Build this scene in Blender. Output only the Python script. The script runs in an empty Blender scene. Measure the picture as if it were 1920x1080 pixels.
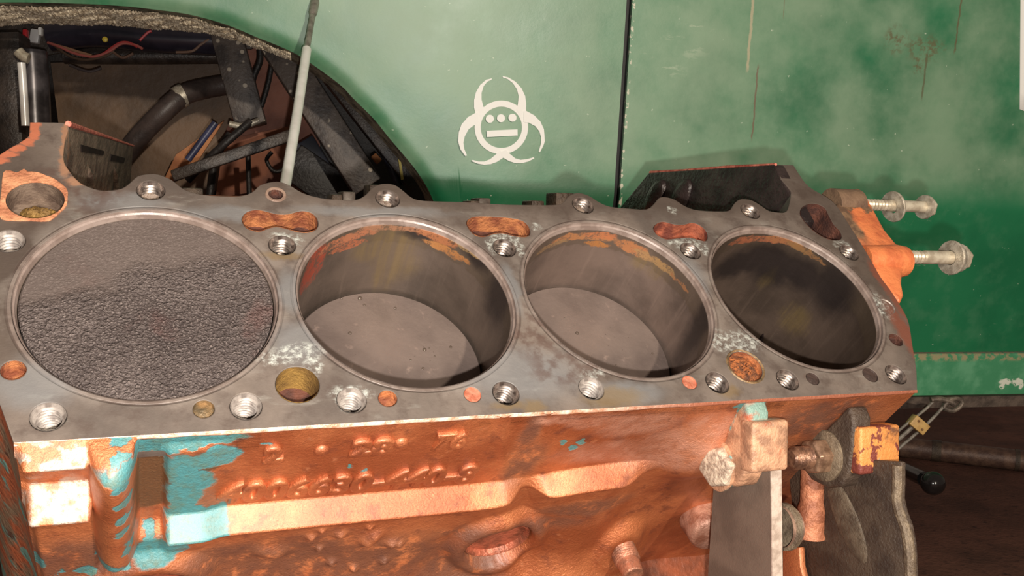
import bpy, bmesh, math, random
import numpy as np
from mathutils import Matrix, Vector
random.seed(7); rng = np.random.default_rng(7)
sc = bpy.context.scene
COL = sc.collection

# ------------------------------------------------------------------ camera
# block frame: x along the bores, y across the deck (away), z = deck normal; the deck leans 45 degrees
H = 0.45                                   # height of the deck centre above the floor
F_PX = 1703.1
CB = Vector((-0.18567983, -0.28875288, 0.34239578))
def rodr(r):
    r = Vector(r); return Matrix.Rotation(r.length, 3, r.normalized())
RB3 = rodr((0.701129845, -0.366744444, -0.138546783))
MB = Matrix.Translation((0, 0, H)) @ Matrix.Rotation(math.radians(45), 4, 'X')
MBI = MB.inverted()
cam = bpy.data.cameras.new('camera'); cam.sensor_width = 36.0; cam.lens = F_PX / 1920 * 36.0
cam.clip_start = 0.01
cam_o = bpy.data.objects.new('camera', cam); COL.objects.link(cam_o)
CAM_M = MB @ (Matrix.Translation(CB) @ RB3.to_4x4())
cam_o.matrix_world = CAM_M
sc.camera = cam_o
# ------------------------------------------------------------------ world, lights, exposure
w = bpy.data.worlds.new('garage_dim'); sc.world = w; w.use_nodes = True
w.node_tree.nodes['Background'].inputs[0].default_value = (1.0, 0.80, 0.66, 1)
w.node_tree.nodes['Background'].inputs[1].default_value = 0.10
def lamp(name, mat, power, rad, col):
    l = bpy.data.lights.new(name, 'POINT'); l.energy = power; l.shadow_soft_size = rad; l.color = col
    o = bpy.data.objects.new(name, l); COL.objects.link(o); o.location = mat
    return o
FLASH = CAM_M @ Vector((0.012, -0.026, 0.006))
lamp('phone_flash', FLASH, 13, 0.004, (1.0, 0.94, 0.87))
LAMP = MB @ (Vector((-.061, 0, -.061)) + Vector((.0517, -.2673, .5158)) * 2.6)
lamp('work_lamp', LAMP, 56, 0.022, (1.0, 0.88, 0.72))
vs = sc.view_settings
vs.view_transform = 'Standard'; vs.look = 'None'; vs.exposure = 0.5; vs.gamma = 1.0; vs.use_curve_mapping = False

# ------------------------------------------------------------------ back-projection onto real planes
def rayB(x, y): return RB3 @ Vector(((x - 960) / F_PX, -(y - 540) / F_PX, -1))
def dk(x, y, z=0.0):
    d = rayB(x, y); return CB + d * ((z - CB.z) / d.z)
def by(x, y, Y):
    d = rayB(x, y); return CB + d * ((Y - CB.y) / d.y)
def bx(x, y, X):
    d = rayB(x, y); return CB + d * ((X - CB.x) / d.x)
CW = CAM_M.translation.copy(); CR = CAM_M.to_3x3()
def rayW(x, y): return CR @ Vector(((x - 960) / F_PX, -(y - 540) / F_PX, -1))
def dep(x, y, d): return CW + rayW(x, y) * d          # world point at depth d
def flo(x, y, z=0.0):
    d = rayW(x, y); return CW + d * ((z - CW.z) / d.z)

# ------------------------------------------------------------------ node helper
def lin(r, g, b):
    f = lambda c: (c / 255 / 12.92) if c <= 10 else ((c / 255 + .055) / 1.055) ** 2.4
    return (f(r), f(g), f(b), 1)
class NT:
    def __init__(s, name):
        s.m = bpy.data.materials.new(name); s.m.use_nodes = True
        s.t = s.m.node_tree; s.n = s.t.nodes; s.b = s.n['Principled BSDF']
        s.tc = s.n.new('ShaderNodeTexCoord'); s.P = s.tc.outputs['Object']
    def put(s, sock, v):
        if isinstance(v, bpy.types.NodeSocket): s.t.links.new(v, sock)
        else:
            if hasattr(sock, 'default_value'):
                dv = sock.default_value
                if hasattr(dv, '__len__') and not hasattr(v, '__len__'): v = (v,) * len(dv)
                if hasattr(dv, '__len__') and len(dv) == 4 and len(v) == 3: v = (*v, 1)
                if hasattr(dv, '__len__') and len(dv) == 3 and len(v) == 4: v = v[:3]
                sock.default_value = v
    def set(s, **k):
        for a, v in k.items():
            s.put(s.b.inputs[{'col': 'Base Color', 'rough': 'Roughness', 'metal': 'Metallic', 'spec': 'Specular IOR Level', 'nor': 'Normal', 'coat': 'Coat Weight', 'coatr': 'Coat Roughness', 'emit': 'Emission Strength'}[a]], v)
        return s
    def noise(s, scale, detail=4, rough=.55, vec=None, dist=0.0, out='Fac'):
        n = s.n.new('ShaderNodeTexNoise'); s.put(n.inputs['Vector'], vec or s.P)
        n.inputs['Scale'].default_value = scale; n.inputs['Detail'].default_value = detail
        n.inputs['Roughness'].default_value = rough; n.inputs['Distortion'].default_value = dist
        return n.outputs[out]
    def voro(s, scale, vec=None, feature='F1'):
        n = s.n.new('ShaderNodeTexVoronoi'); n.feature = feature; s.put(n.inputs['Vector'], vec or s.P); n.inputs['Scale'].default_value = scale
        return n.outputs['Distance']
    def map(s, v, a, b, c=0.0, d=1.0, smooth=True):
        n = s.n.new('ShaderNodeMapRange'); n.interpolation_type = 'SMOOTHSTEP' if smooth else 'LINEAR'
        s.put(n.inputs[0], v)
        for i, q in enumerate((a, b, c, d)): n.inputs[1 + i].default_value = q
        return n.outputs[0]
    def math(s, op, a, b=0.0):
        n = s.n.new('ShaderNodeMath'); n.operation = op; s.put(n.inputs[0], a); s.put(n.inputs[1], b); return n.outputs[0]
    def vm(s, op, a, b=(0, 0, 0), out=0):
        n = s.n.new('ShaderNodeVectorMath'); n.operation = op; s.put(n.inputs[0], a); s.put(n.inputs[1], b)
        return n.outputs['Value'] if op in ('LENGTH', 'DISTANCE', 'DOT_PRODUCT') else n.outputs[0]
    def mix(s, f, a, b):
        n = s.n.new('ShaderNodeMix'); n.data_type = 'RGBA'
        s.put(n.inputs[0], f); s.put(n.inputs[6], a); s.put(n.inputs[7], b); return n.outputs[2]
    def sep(s, v):
        n = s.n.new('ShaderNodeSeparateXYZ'); s.put(n.inputs[0], v); return n.outputs
    def scalev(s, v, k): return s.vm('MULTIPLY', v, k)
    def distort(s, amp, scale, detail=3):
        n = s.noise(scale, detail, out='Color'); d = s.vm('SUBTRACT', n, (.5, .5, .5)); return s.vm('ADD', s.P, s.vm('MULTIPLY', d, (amp * 2,) * 3))
    def blob(s, c, r, vec, soft=.25):
        if not hasattr(r, '__len__'): r = (r, r, r)
        d = s.vm('MULTIPLY', s.vm('SUBTRACT', vec, tuple(c)), tuple(1 / q for q in r))
        return s.map(s.vm('LENGTH', d), 1 + soft, 1 - soft, 0, 1)
    def blobs(s, lst, vec, soft=.25):
        o = None
        for c, r in lst:
            q = s.blob(c, r, vec, soft); o = q if o is None else s.math('MAXIMUM', o, q)
        return o
    def bump(s, h, dist=.001, strength=1.0, nor=None):
        n = s.n.new('ShaderNodeBump'); n.inputs['Strength'].default_value = strength; n.inputs['Distance'].default_value = dist
        s.put(n.inputs['Height'], h)
        if nor is not None: s.put(n.inputs['Normal'], nor)
        return n.outputs[0]
def simple(name, c1, c2, rough=.5, metal=0.0, scale=60, bscale=400, bdist=.0005, spec=.5, lo=.35, hi=.65, r2=None):
    m = NT(name); f = m.map(m.noise(scale, 6), lo, hi)
    m.set(col=m.mix(f, c1, c2), metal=metal, spec=spec, rough=rough if r2 is None else m.map(f, 0, 1, rough, r2, False))
    if bdist: m.set(nor=m.bump(m.noise(bscale, 5), bdist))
    return m.m

# ------------------------------------------------------------------ mesh helpers
def mk(name, vs_, fs, mat=None, parent=None, smooth=True, angle=None):
    me = bpy.data.meshes.new(name); me.from_pydata([tuple(v) for v in vs_], [], fs); me.validate()
    bm = bmesh.new(); bm.from_mesh(me); bmesh.ops.recalc_face_normals(bm, faces=bm.faces)
    bm.to_mesh(me); bm.free()
    return mo(name, me, mat, parent, smooth, angle)
def mo(name, me, mat=None, parent=None, smooth=True, angle=None):
    if mat: me.materials.append(mat)
    if smooth:
        me.polygons.foreach_set('use_smooth', [True] * len(me.polygons))
        if angle: 
            bm = bmesh.new(); bm.from_mesh(me); a = math.radians(angle)
            for e in bm.edges:
                if len(e.link_faces) == 2 and e.calc_face_angle(0) > a: e.smooth = False
            bm.to_mesh(me); bm.free()
    o = bpy.data.objects.new(name, me); COL.objects.link(o)
    if parent: o.parent = parent
    return o
def tag(o, label=None, cat=None, group=None, kind=None):
    if label: o['label'] = label
    if cat: o['category'] = cat
    if group: o['group'] = group
    if kind: o['kind'] = kind
    return o
def empty(name, M, label, cat, group=None):
    o = bpy.data.objects.new(name, None); o.empty_display_size = .02; COL.objects.link(o); o.matrix_world = M
    return tag(o, label, cat, group)
class G:
    """collects geometry for one mesh"""
    def __init__(s): s.v = []; s.f = []
    def add(s, v, f):
        k = len(s.v); s.v += [Vector(q) for q in v]; s.f += [tuple(i + k for i in q) for q in f]; return s
    def tube(s, pts, r, seg=12, cap=True):
        pts = [Vector(p) for p in pts]; n = len(pts); R = r if hasattr(r, '__len__') else [r] * n
        t0 = (pts[1] - pts[0]).normalized(); u = t0.orthogonal().normalized(); v = []; pt = t0
        for i, p in enumerate(pts):
            t = (pts[min(i + 1, n - 1)] - pts[max(i - 1, 0)]).normalized()
            u = (pt.rotation_difference(t) @ u); u = (u - t * u.dot(t)).normalized(); w_ = t.cross(u); pt = t
            v += [p + (u * math.cos(2 * math.pi * k / seg) + w_ * math.sin(2 * math.pi * k / seg)) * R[i] for k in range(seg)]
        f = [(i * seg + k, i * seg + (k + 1) % seg, (i + 1) * seg + (k + 1) % seg, (i + 1) * seg + k) for i in range(n - 1) for k in range(seg)]
        if cap: f += [tuple(range(seg))[::-1], tuple((n - 1) * seg + k for k in range(seg))]
        return s.add(v, f)
    def lathe(s, prof, seg=48, M=Matrix(), cap0=False, cap1=False):
        v = [M @ Vector((r * math.cos(2 * math.pi * k / seg), r * math.sin(2 * math.pi * k / seg), z)) for r, z in prof for k in range(seg)]
        f = [(i * seg + k, i * seg + (k + 1) % seg, (i + 1) * seg + (k + 1) % seg, (i + 1) * seg + k) for i in range(len(prof) - 1) for k in range(seg)]
        if cap0: f.append(tuple(range(seg)))
        if cap1: f.append(tuple((len(prof) - 1) * seg + k for k in range(seg)))
        return s.add(v, f)
    def prism(s, a, b):
        """loft between two loops of the same length, capped"""
        n = len(a); f = [(i, (i + 1) % n, n + (i + 1) % n, n + i) for i in range(n)]
        return s.add(list(a) + list(b), f + [tuple(range(n))[::-1], tuple(range(n, 2 * n))])
    def box(s, lo, hi, M=Matrix()):
        x0, y0, z0 = lo; x1, y1, z1 = hi
        v = [M @ Vector(q) for q in ((x0, y0, z0), (x1, y0, z0), (x1, y1, z0), (x0, y1, z0), (x0, y0, z1), (x1, y0, z1), (x1, y1, z1), (x0, y1, z1))]
        return s.add(v, [(0, 3, 2, 1), (4, 5, 6, 7), (0, 1, 5, 4), (1, 2, 6, 5), (2, 3, 7, 6), (3, 0, 4, 7)])
    def build(s, name, mat, parent=None, smooth=True, bevel=0, seg=2, angle=35, M=None):
        me = bpy.data.meshes.new(name); me.from_pydata([tuple(v) for v in s.v], [], s.f); me.validate()
        bm = bmesh.new(); bm.from_mesh(me); bmesh.ops.recalc_face_normals(bm, faces=bm.faces)
        if bevel:
            es = [e for e in bm.edges if len(e.link_faces) == 2 and e.calc_face_angle(0) > math.radians(25)]
            bmesh.ops.bevel(bm, geom=es, offset=bevel, segments=seg, profile=.5, affect='EDGES', clamp_overlap=True)
        bm.to_mesh(me); bm.free()
        o = mo(name, me, mat, parent, smooth, angle)
        if M is not None: o.matrix_world = M
        return o
def axisM(p, d):
    """matrix with local z along d at point p"""
    d = Vector(d).normalized(); return Matrix.Translation(p) @ d.to_track_quat('Z', 'Y').to_matrix().to_4x4()
def catmull(pts, k=4, closed=True):
    pts = [Vector(p) for p in pts]; n = len(pts); out = []
    for i in range(n if closed else n - 1):
        g = (lambda j: pts[j % n]) if closed else (lambda j: pts[max(0, min(n - 1, j))])
        p0, p1, p2, p3 = g(i - 1), g(i), g(i + 1), g(i + 2)
        for j in range(k):
            t = j / k; out.append(.5 * ((2 * p1) + (p2 - p0) * t + (2 * p0 - 5 * p1 + 4 * p2 - p3) * t * t + (3 * p1 - p0 - 3 * p2 + p3) * t ** 3))
    if not closed: out.append(pts[-1])
    return out
def fill2d(loops, extrude=0.0, bevel=0.0):
    cu = bpy.data.curves.new('outline', 'CURVE'); cu.dimensions = '2D'; cu.fill_mode = 'BOTH'; cu.extrude = extrude
    cu.bevel_depth = bevel; cu.bevel_resolution = 1; cu.offset = -bevel
    for lp in loops:
        s = cu.splines.new('POLY'); s.points.add(len(lp) - 1); s.use_cyclic_u = True
        for p, q in zip(s.points, lp): p.co = (q[0], q[1], 0, 1)
    o = bpy.data.objects.new('outline', cu); COL.objects.link(o)
    dg = bpy.context.evaluated_depsgraph_get(); me = bpy.data.meshes.new_from_object(o.evaluated_get(dg))
    bpy.data.objects.remove(o); bpy.data.curves.remove(cu); me.materials.clear()
    return me
def circle(c, r, n=64): return [(c[0] + r * math.cos(2 * math.pi * k / n), c[1] + r * math.sin(2 * math.pi * k / n)) for k in range(n)]
def ss(a, b, x): t = np.clip((x - a) / (b - a), 0, 1); return t * t * (3 - 2 * t)

# ================================================================== measured layout of the deck
S = 0.12192; RBORE = 0.05486; RING = 0.0586
BORES = [(-1.5 + i) * S for i in range(4)]
BOLTS = [(-.1829, .0709), (-.0605, .0709), (.0605, .0712), (.1829, .0712), (-.2433, .0343), (-.1212, .0343), (0, .0348), (.1214, .0348), (.2438, .0353),
         (-.2218, -.0621), (-.1453, -.0619), (-.0992, -.0614), (-.0242, -.0616), (.0220, -.0613), (.0970, -.0615), (.1428, -.0619), (.2205, -.0619)]
PX_TOP = [(56,229),(86,229),(128,233),(122,262),(119,297),(128,317),(150,342),(178,354),(200,357),(228,353),(244,342),(258,330),(278,326),(298,327),(322,337),(344,354),(370,363),(407,367),(452,367),(474,359),(489,346),(519,340),(541,346),(567,361),(593,369),(618,373),(662,375),(683,367),(698,352),(715,344.5),(739,346),(757,358),(772,370),(795,376),(875,378.5),(949,383),(1034,384),(1055,380),(1067,367),(1084,361),(1105,367),(1123,378.5),(1144,387),(1173,390),(1212,392),(1227,381),(1235.5,371),(1247,369),(1265,374),(1286,387),(1310,394),(1354,396),(1369,393),(1378,380),(1390,373),(1410,375.5),(1428,386),(1442,395),(1460,398),(1474,396.5),(1480,382),(1483,361),(1478.5,352),(1465,336),(1453,313),(1449,308),(1488,309.5)]
PX_RIGHT = [(1497,324),(1517.5,350),(1563,379),(1596,427),(1622,468),(1637,494),(1652,520),(1674,550),(1702,598),(1711,646),(1719,694)]
top = [dk(*q).xy for q in PX_TOP]
right = [dk(*q).xy for q in PX_RIGHT]
EDGE_Y = -.0738
left = [Vector(q) for q in ((-.2331, EDGE_Y), (-.2393, -.0556), (-.250, -.036), (-.2565, -.018), (-.2585, .02), (-.2585, .066), (-.2545, .088), (-.2420, .1046), (-.2400, .1085))]
def dense(pts, k=4): return [p for p in catmull([Vector((*p, 0)) for p in pts], k, False)]
outline = dense(top[:-1], 3) + [Vector((*top[-1], 0))] + dense(right, 4) + [Vector((.2289, EDGE_Y, 0)), Vector((-.2331, EDGE_Y, 0))] + dense(left[1:], 4)
outline = [p.xy for p in outline]

# ================================================================== materials
def mat_deck():
    m = NT('deck_iron'); d1 = m.distort(.006, 60); d2 = m.distort(.003, 220)
    big = m.noise(14, 6, .6); mid = m.noise(70, 8, .65); fine = m.noise(420, 6, .7)
    c = m.mix(m.map(big, .35, .65), lin(88, 79, 73), lin(118, 106, 97))
    c = m.mix(m.math('MULTIPLY', m.map(mid, .45, .70), .8), c, lin(76, 63, 56))
    c = m.mix(m.map(m.noise(110, 5, .6, m.scalev(m.P, (.35, 1, 1))), .58, .78), c, lin(128, 122, 114))
    p = m.sep(d1)
    warm = m.map(p[0], -.02, .05)
    # brownish towards the valley edge and the right end, where old oil soaked in
    oil = m.blobs([((.245, .05, 0), (.022, .10, 1)), ((-.246, .03, 0), (.02, .09, 1)), ((.05, .079, 0), (.22, .014, 1)), ((.06, -.045, 0), (.035, .02, 1))], d1, .5)
    c = m.mix(m.math('MULTIPLY', oil, .62), c, lin(66, 54, 46))
    # pale gasket fire-ring prints
    rr = None
    for bxx in BORES:
        dd = m.vm('LENGTH', m.vm('MULTIPLY', m.vm('SUBTRACT', m.P, (bxx, 0, 0)), (1, 1, 0)))
        rr = dd if rr is None else m.math('MINIMUM', rr, dd)
    ring = m.map(rr, RING + .0004, RING - .0003)
    ringc = m.mix(m.map(m.noise(160, 5), .35, .65), lin(122, 108, 100), lin(100, 86, 79))
    c = m.mix(m.math('MULTIPLY', ring, .85), c, ringc)
    line = m.math('MULTIPLY', m.map(rr, RING - .0004, RING, 0, 1), m.map(rr, RING + .0010, RING + .0004))
    c = m.mix(m.math('MULTIPLY', line, .6), c, lin(66, 52, 46))
    halo = m.math('MULTIPLY', m.map(rr, RING + .008, RING + .001), m.map(m.noise(55, 4), .45, .62))
    c = m.mix(m.math('MULTIPLY', halo, .35), c, lin(136, 126, 118))
    # blue-grey clean patches
    blue = m.blobs([(dk(*q), (a, b, 1)) for q, a, b in [((545, 545), .006, .012), ((560, 640), .012, .012), ((1300, 520), .008, .016), ((960, 540), .004, .016), ((980, 700), .03, .016), ((700, 395), .04, .004), ((240, 380), .02, .006), ((60, 720), .016, .012), ((420, 400), .02, .005), ((1180, 735), .02, .006)]], d1, .5)
    c = m.mix(m.math('MULTIPLY', blue, .6), c, lin(120, 120, 120))
    # yellow stains
    yel = m.blobs([(dk(*q), (a, b, 1)) for q, a, b in [((1150, 745), .016, .006), ((1000, 762), .006, .004), ((1365, 732), .007, .004), ((528, 478), .009, .003), ((955, 760), .008, .003)]], d2, .5)
    c = m.mix(m.math('MULTIPLY', yel, .6), c, lin(116, 94, 60))
    # white corrosion by the water holes
    wh = m.blobs([(dk(*q), (a, b, 1)) for q, a, b in [((520, 672), .008, .0035), ((560, 660), .011, .005), ((588, 682), .004, .006), ((1385, 640), .014, .007), ((1352, 640), .007, .007), ((528, 443), .006, .003), ((556, 450), .003, .004), ((945, 447), .008, .0035), ((972, 462), .003, .008), ((921, 460), .003, .006), ((1290, 458), .012, .005), ((1268, 455), .006, .003), ((1318, 466), .003, .005), ((658, 738), .009, .004), ((640, 748), .003, .006), ((1390, 652), .006, .003), ((1110, 700), .006, .003), ((1262, 395), .003, .003), ((1005, 425), .003, .003), ((1580, 460), .006, .004), ((1655, 575), .006, .010)]], d2, .4)
    whn = m.math('MULTIPLY', wh, m.map(m.noise(300, 6, .7), .42, .64, 0, .85))
    c = m.mix(whn, c, lin(186, 188, 180))
    # dark smudges between bores two and three
    dkb = m.math('MULTIPLY', m.blobs([(dk(*q), (a, b, 1)) for q, a, b in [((1000, 630), .014, .02), ((1060, 690), .02, .01), ((1180, 700), .008, .004), ((150, 345), .02, .02), ((1524, 710), .005, .003)]], d1, .4), m.map(m.noise(130, 6), .4, .6))
    c = m.mix(m.math('MULTIPLY', dkb, .6), c, lin(80, 58, 50))
    # rusty rim at the right end and orange paint at the left tip
    rr2 = m.blobs([(dk(*q), (a, b, 1)) for q, a, b in [((1708, 640), .006, .03), ((1690, 570), .006, .02), ((1650, 520), .004, .014)]], d2, .4)
    c = m.mix(m.math('MULTIPLY', rr2, .8), c, lin(120, 66, 48))
    tip = m.blobs([(dk(*q), (a, b, 1)) for q, a, b in [((64, 236), .0028, .007), ((63, 252), .0026, .005), ((50, 266), .004, .003), ((32, 279), .005, .0026), ((14, 290), .005, .0026), ((-4, 300), .005, .0026)]], d2, .3); c = m.mix(tip, c, lin(176, 104, 76))
    edge = m.blobs([(dk(*q), (a, b, 1)) for q, a, b in [((121, 262), .0016, .02), ((123, 310), .003, .008), ((150, 340), .006, .003)]], d2, .4)
    c = m.mix(edge, c, lin(150, 112, 88))
    h = m.math('ADD', m.math('MULTIPLY', fine, .5), m.math('MULTIPLY', mid, .6))
    h = m.math('ADD', h, m.math('MULTIPLY', whn, .8)); h = m.math('SUBTRACT', h, m.math('MULTIPLY', line, .8))
    m.set(col=c, metal=.12, rough=m.map(mid, .3, .7, .40, .62), spec=.5, nor=m.bump(h, .0005, .7))
    return m.m
DECK = mat_deck()

TEALS = [((330, 838), .030, .004), ((385, 832), .010, .003), ((295, 846), .010, .006), ((340, 880), .007, .012), ((345, 930), .008, .016), ((360, 905), .010, .010), ((395, 868), .011, .006), ((415, 856), .009, .006), ((350, 965), .009, .010), ((375, 975), .012, .010), ((405, 965), .006, .008), ((300, 868), .008, .003), ((505, 845), .003, .0015), ((715, 845), .004, .0025), ((725, 835), .0028, .003), ((700, 852), .003, .0015), ((1060, 838), .002, .002), ((1078, 848), .003, .002), ((1095, 836), .002, .0025), ((685, 893), .0016, .003), ((655, 885), .001, .002), ((290, 1018), .010, .009), ((330, 1012), .006, .005), ((278, 1000), .003, .006), ((160, 1052), .005, .004), ((180, 1065), .004, .003), ((205, 1012), .005, .006), ((60, 1045), .006, .006), ((232, 886), .0035, .0035), ((226, 857), .003, .003), ((230, 915), .003, .004), ((224, 940), .0025, .003), ((222, 1010), .004, .004), ((228, 1030), .005, .006), ((200, 1020), .004, .006), ((226, 834), .004, .0014), ((240, 975), .0018, .006), ((1410, 768), .010, .004), ((1400, 778), .006, .003)]
def mat_copper(teal=True, name='copper_paint', coat=.42):
    m = NT(name); d1 = m.distort(.0055, 120, 5); d2 = m.distort(.004, 60, 5)
    big = m.noise(18, 6, .6); mid = m.noise(90, 7, .65); fine = m.noise(520, 6, .65)
    c = m.mix(m.map(big, .38, .62), lin(168, 92, 54), lin(204, 124, 78))
    c = m.mix(m.math('MULTIPLY', m.map(mid, .52, .72), .7), c, lin(116, 62, 46))
    c = m.mix(m.map(m.noise(150, 6, .6), .6, .75), c, lin(196, 124, 84))
    metal = .58; bare = None
    if teal:
        # bare, greasy areas
        gl = [(by(*q, -.078), (a, 1, b)) for q, a, b in [((560, 1050), .05, .03), ((700, 1040), .05, .026), ((850, 1050), .03, .04), ((430, 1040), .03, .014), ((140, 1040), .03, .02), ((985, 880), .010, .02), ((1000, 820), .006, .02), ((950, 985), .05, .008), ((1100, 950), .03, .008), ((1540, 800), .04, .02), ((1580, 780), .03, .012), ((1560, 860), .05, .03), ((1500, 1000), .06, .05)]]
        gre = m.blobs(gl, d2, .5)
        c = m.mix(m.math('MULTIPLY', m.math('MULTIPLY', gre, .8), m.map(mid, .3, .5)), c, lin(86, 58, 46))
        pale = m.blobs([(by(*q, -.075), (a, 1, b)) for q, a, b in [((1120, 792), .016, .006), ((1200, 800), .022, .010), ((1060, 790), .014, .004), ((1270, 830), .025, .014), ((1330, 800), .014, .012), ((1230, 850), .03, .012), ((1150, 850), .03, .010)]], d2, .5)
        c = m.mix(m.math('MULTIPLY', pale, m.map(mid, .36, .6, .5, .95)), c, lin(204, 146, 120))
        ol = m.blobs([(by(*q, -.0755), (a, 1, b)) for q, a, b in [((285, 905), .008, .020), ((283, 940), .008, .012), ((375, 880), .008, .002)]], d1, .2)
        c = m.mix(m.math('MULTIPLY', ol, .9), c, lin(112, 84, 56))
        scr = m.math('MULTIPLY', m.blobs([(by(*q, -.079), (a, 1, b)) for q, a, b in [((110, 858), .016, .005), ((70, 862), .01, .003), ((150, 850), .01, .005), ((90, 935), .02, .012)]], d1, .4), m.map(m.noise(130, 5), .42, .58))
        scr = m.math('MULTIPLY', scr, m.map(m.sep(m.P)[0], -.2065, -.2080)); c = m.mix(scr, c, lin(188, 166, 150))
        t = m.blobs([(by(*q, -.0765), (a, 1, b)) for q, a, b in TEALS], d1, .12)
        t2 = m.math('MULTIPLY', m.map(m.noise(46, 5, .6), .66, .69), m.map(m.sep(m.P)[2], -.075, -.085))
        t = m.math('MAXIMUM', t, m.math('MULTIPLY', t2, m.map(m.sep(m.P)[0], -.17, -.19)))
        tc = m.mix(m.map(m.noise(180, 6, .7), .4, .7), lin(70, 132, 136), lin(84, 112, 100))
        c = m.mix(t, c, tc)
        metal = m.map(m.math('MAXIMUM', t, gre), 0, 1, .58, 0.0, False)
    h = m.math('ADD', m.math('MULTIPLY', fine, .6), m.math('MULTIPLY', mid, .9))
    if teal: h = m.math('SUBTRACT', h, m.math('MULTIPLY', t, .25))
    h2 = m.noise(900, 4, .6)
    m.set(col=c, metal=metal, rough=m.map(mid, .3, .7, .38, .50), spec=.7, coat=coat, coatr=.40, nor=m.bump(h2, .00045, .8, m.bump(h, .0011, .8)))
    return m.m
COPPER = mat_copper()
COPPER_PLAIN = mat_copper(False, 'copper_paint_plain', .7)
def mat_lug():
    m = NT('lug_worn_paint'); d1 = m.distort(.004, 160, 5); n1 = m.noise(110, 6); 
    c = m.mix(m.map(n1, .4, .62), lin(196, 150, 118), lin(150, 112, 88))
    c = m.mix(m.map(m.noise(70, 5), .62, .68), c, lin(112, 160, 156))
    c = m.mix(m.map(m.noise(48, 5), .58, .66), c, lin(178, 92, 62))
    tl = m.blobs([((.120, -.078, -.004), (.013, .006, .006)), ((.118, -.100, -.045), (.009, .007, .007))], d1, .3); c = m.mix(m.math('MULTIPLY', tl, m.map(n1, .35, .55)), c, lin(128, 156, 144))
    m.set(col=c, rough=.45, metal=.1, nor=m.bump(m.noise(600, 6), .0008))
    return m.m
LUG = mat_lug()
def mat_lug2():
    m = NT('lug_orange_flaked'); n1 = m.noise(80, 6, .6, m.vm('ADD', m.P, (.3, .1, .2)))
    c = m.mix(m.map(n1, .50, .53), lin(214, 142, 78), lin(122, 62, 52))
    c = m.mix(m.map(m.noise(120, 5), .66, .7), c, lin(96, 150, 146))
    c = m.mix(m.map(m.noise(40, 5), .56, .66), c, lin(104, 70, 52))
    m.set(col=c, rough=.42, metal=.15, nor=m.bump(m.noise(500, 6), .0008))
    return m.m
LUG2 = mat_lug2()
GREASE = simple('greasy_cast_iron', lin(84, 70, 58), lin(62, 50, 42), .5, .1, 60, 500, .0012, .5)
GREASE_RIM = simple('worn_cast_rim', lin(128, 112, 92), lin(92, 78, 64), .5, .2, 120, 600, .001)
BAR = simple('flat_grey_steel', lin(116, 100, 88), lin(98, 84, 74), .6, .1, 40, 900, .0002, .35)
BAR_EDGE = simple('lit_edge_steel', lin(196, 178, 164), lin(160, 142, 128), .5, .2, 200, 900, .0002)  # paler tone paints in the light on the bar's front edge
THREAD = simple('tapped_thread_steel', lin(150, 138, 130), lin(84, 72, 66), .36, .8, 300, 0, 0)
THREAD_DIRTY = simple('dull_thread_steel', lin(164, 154, 146), lin(116, 106, 100), .5, .35, 300, 0, 0)
RUST = simple('rusty_water_passage', lin(176, 112, 68), lin(118, 62, 38), .75, .05, 130, 500, .0012)
RUST_DARK = simple('rust_and_deep_shade', lin(92, 52, 38), lin(60, 34, 28), .8, .0, 130, 500, .0012)  # dark rust; on passage floors it also paints in the shade of depth
OLIVE = simple('olive_sediment', lin(150, 116, 58), lin(108, 80, 40), .7, .1, 90, 700, .0008)
SEDI = simple('crumbly_rust_sediment', lin(168, 96, 48), lin(92, 56, 36), .85, .0, 260, 500, .003)
COPPERPLUG = simple('copper_plug', lin(206, 138, 112), lin(170, 96, 72), .45, .3, 220, 700, .0004)
BRASSPLUG = simple('tarnished_brass_plug', lin(146, 116, 80), lin(96, 82, 62), .45, .3, 220, 700, .0006)
DARKDENT = simple('dark_dent', lin(74, 58, 52), lin(58, 46, 42), .5, .1, 220, 700, .0004)  # darker tone of the shallow deck dents
GASKET = simple('orange_gasket_residue', lin(200, 138, 100), lin(160, 100, 70), .7, .0, 120, 600, .001)
BLACKIRON = simple('oily_black_casting', lin(56, 46, 44), lin(34, 27, 27), .30, .15, 45, 240, .0014)
REDEDGE = simple('red_edge_highlight', lin(206, 120, 100), lin(150, 70, 56), .6, .0, 160, 500, .001)  # reddish highlight painted along the tops of the valley end walls
VALLEY = simple('brown_valley_casting', lin(112, 94, 80), lin(70, 56, 48), .45, .1, 70, 300, .0014)
ZINC = simple('zinc_plated_steel', lin(222, 212, 190), lin(186, 172, 150), .36, .5, 160, 900, .0001)
ZINC_DULL = simple('dull_zinc_washer', lin(190, 182, 166), lin(150, 140, 124), .42, .35, 200, 900, .0002)
CHROME = simple('bright_chrome_rod', lin(250, 247, 242), lin(236, 232, 226), .30, .15, 60, 0, 0)
ROD_GREY = simple('grey_steel_shaft', lin(166, 160, 150), lin(128, 120, 112), .35, .4, 90, 0, 0)
def mat_flange():
    m = NT('flange_orange_paint'); n1 = m.noise(42, 6, .6)
    px_ = m.sep(m.distort(.008, 70, 5))
    c = m.mix(m.map(m.noise(80, 6), .4, .65), lin(222, 130, 80), lin(196, 106, 66))
    dirt = m.math('MAXIMUM', m.map(px_[0], .274, .268), m.math('MULTIPLY', m.map(n1, .52, .56), m.map(px_[1], .045, .055)))
    dirt = m.math('MULTIPLY', dirt, m.map(px_[1], .04, .052))
    c = m.mix(dirt, c, m.mix(m.map(m.noise(150, 5), .4, .6), lin(128, 100, 76), lin(98, 76, 60)))
    m.set(col=c, rough=.42, metal=.12, nor=m.bump(m.noise(260, 6), .0008))
    return m.m
FLANGE = mat_flange()

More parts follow.
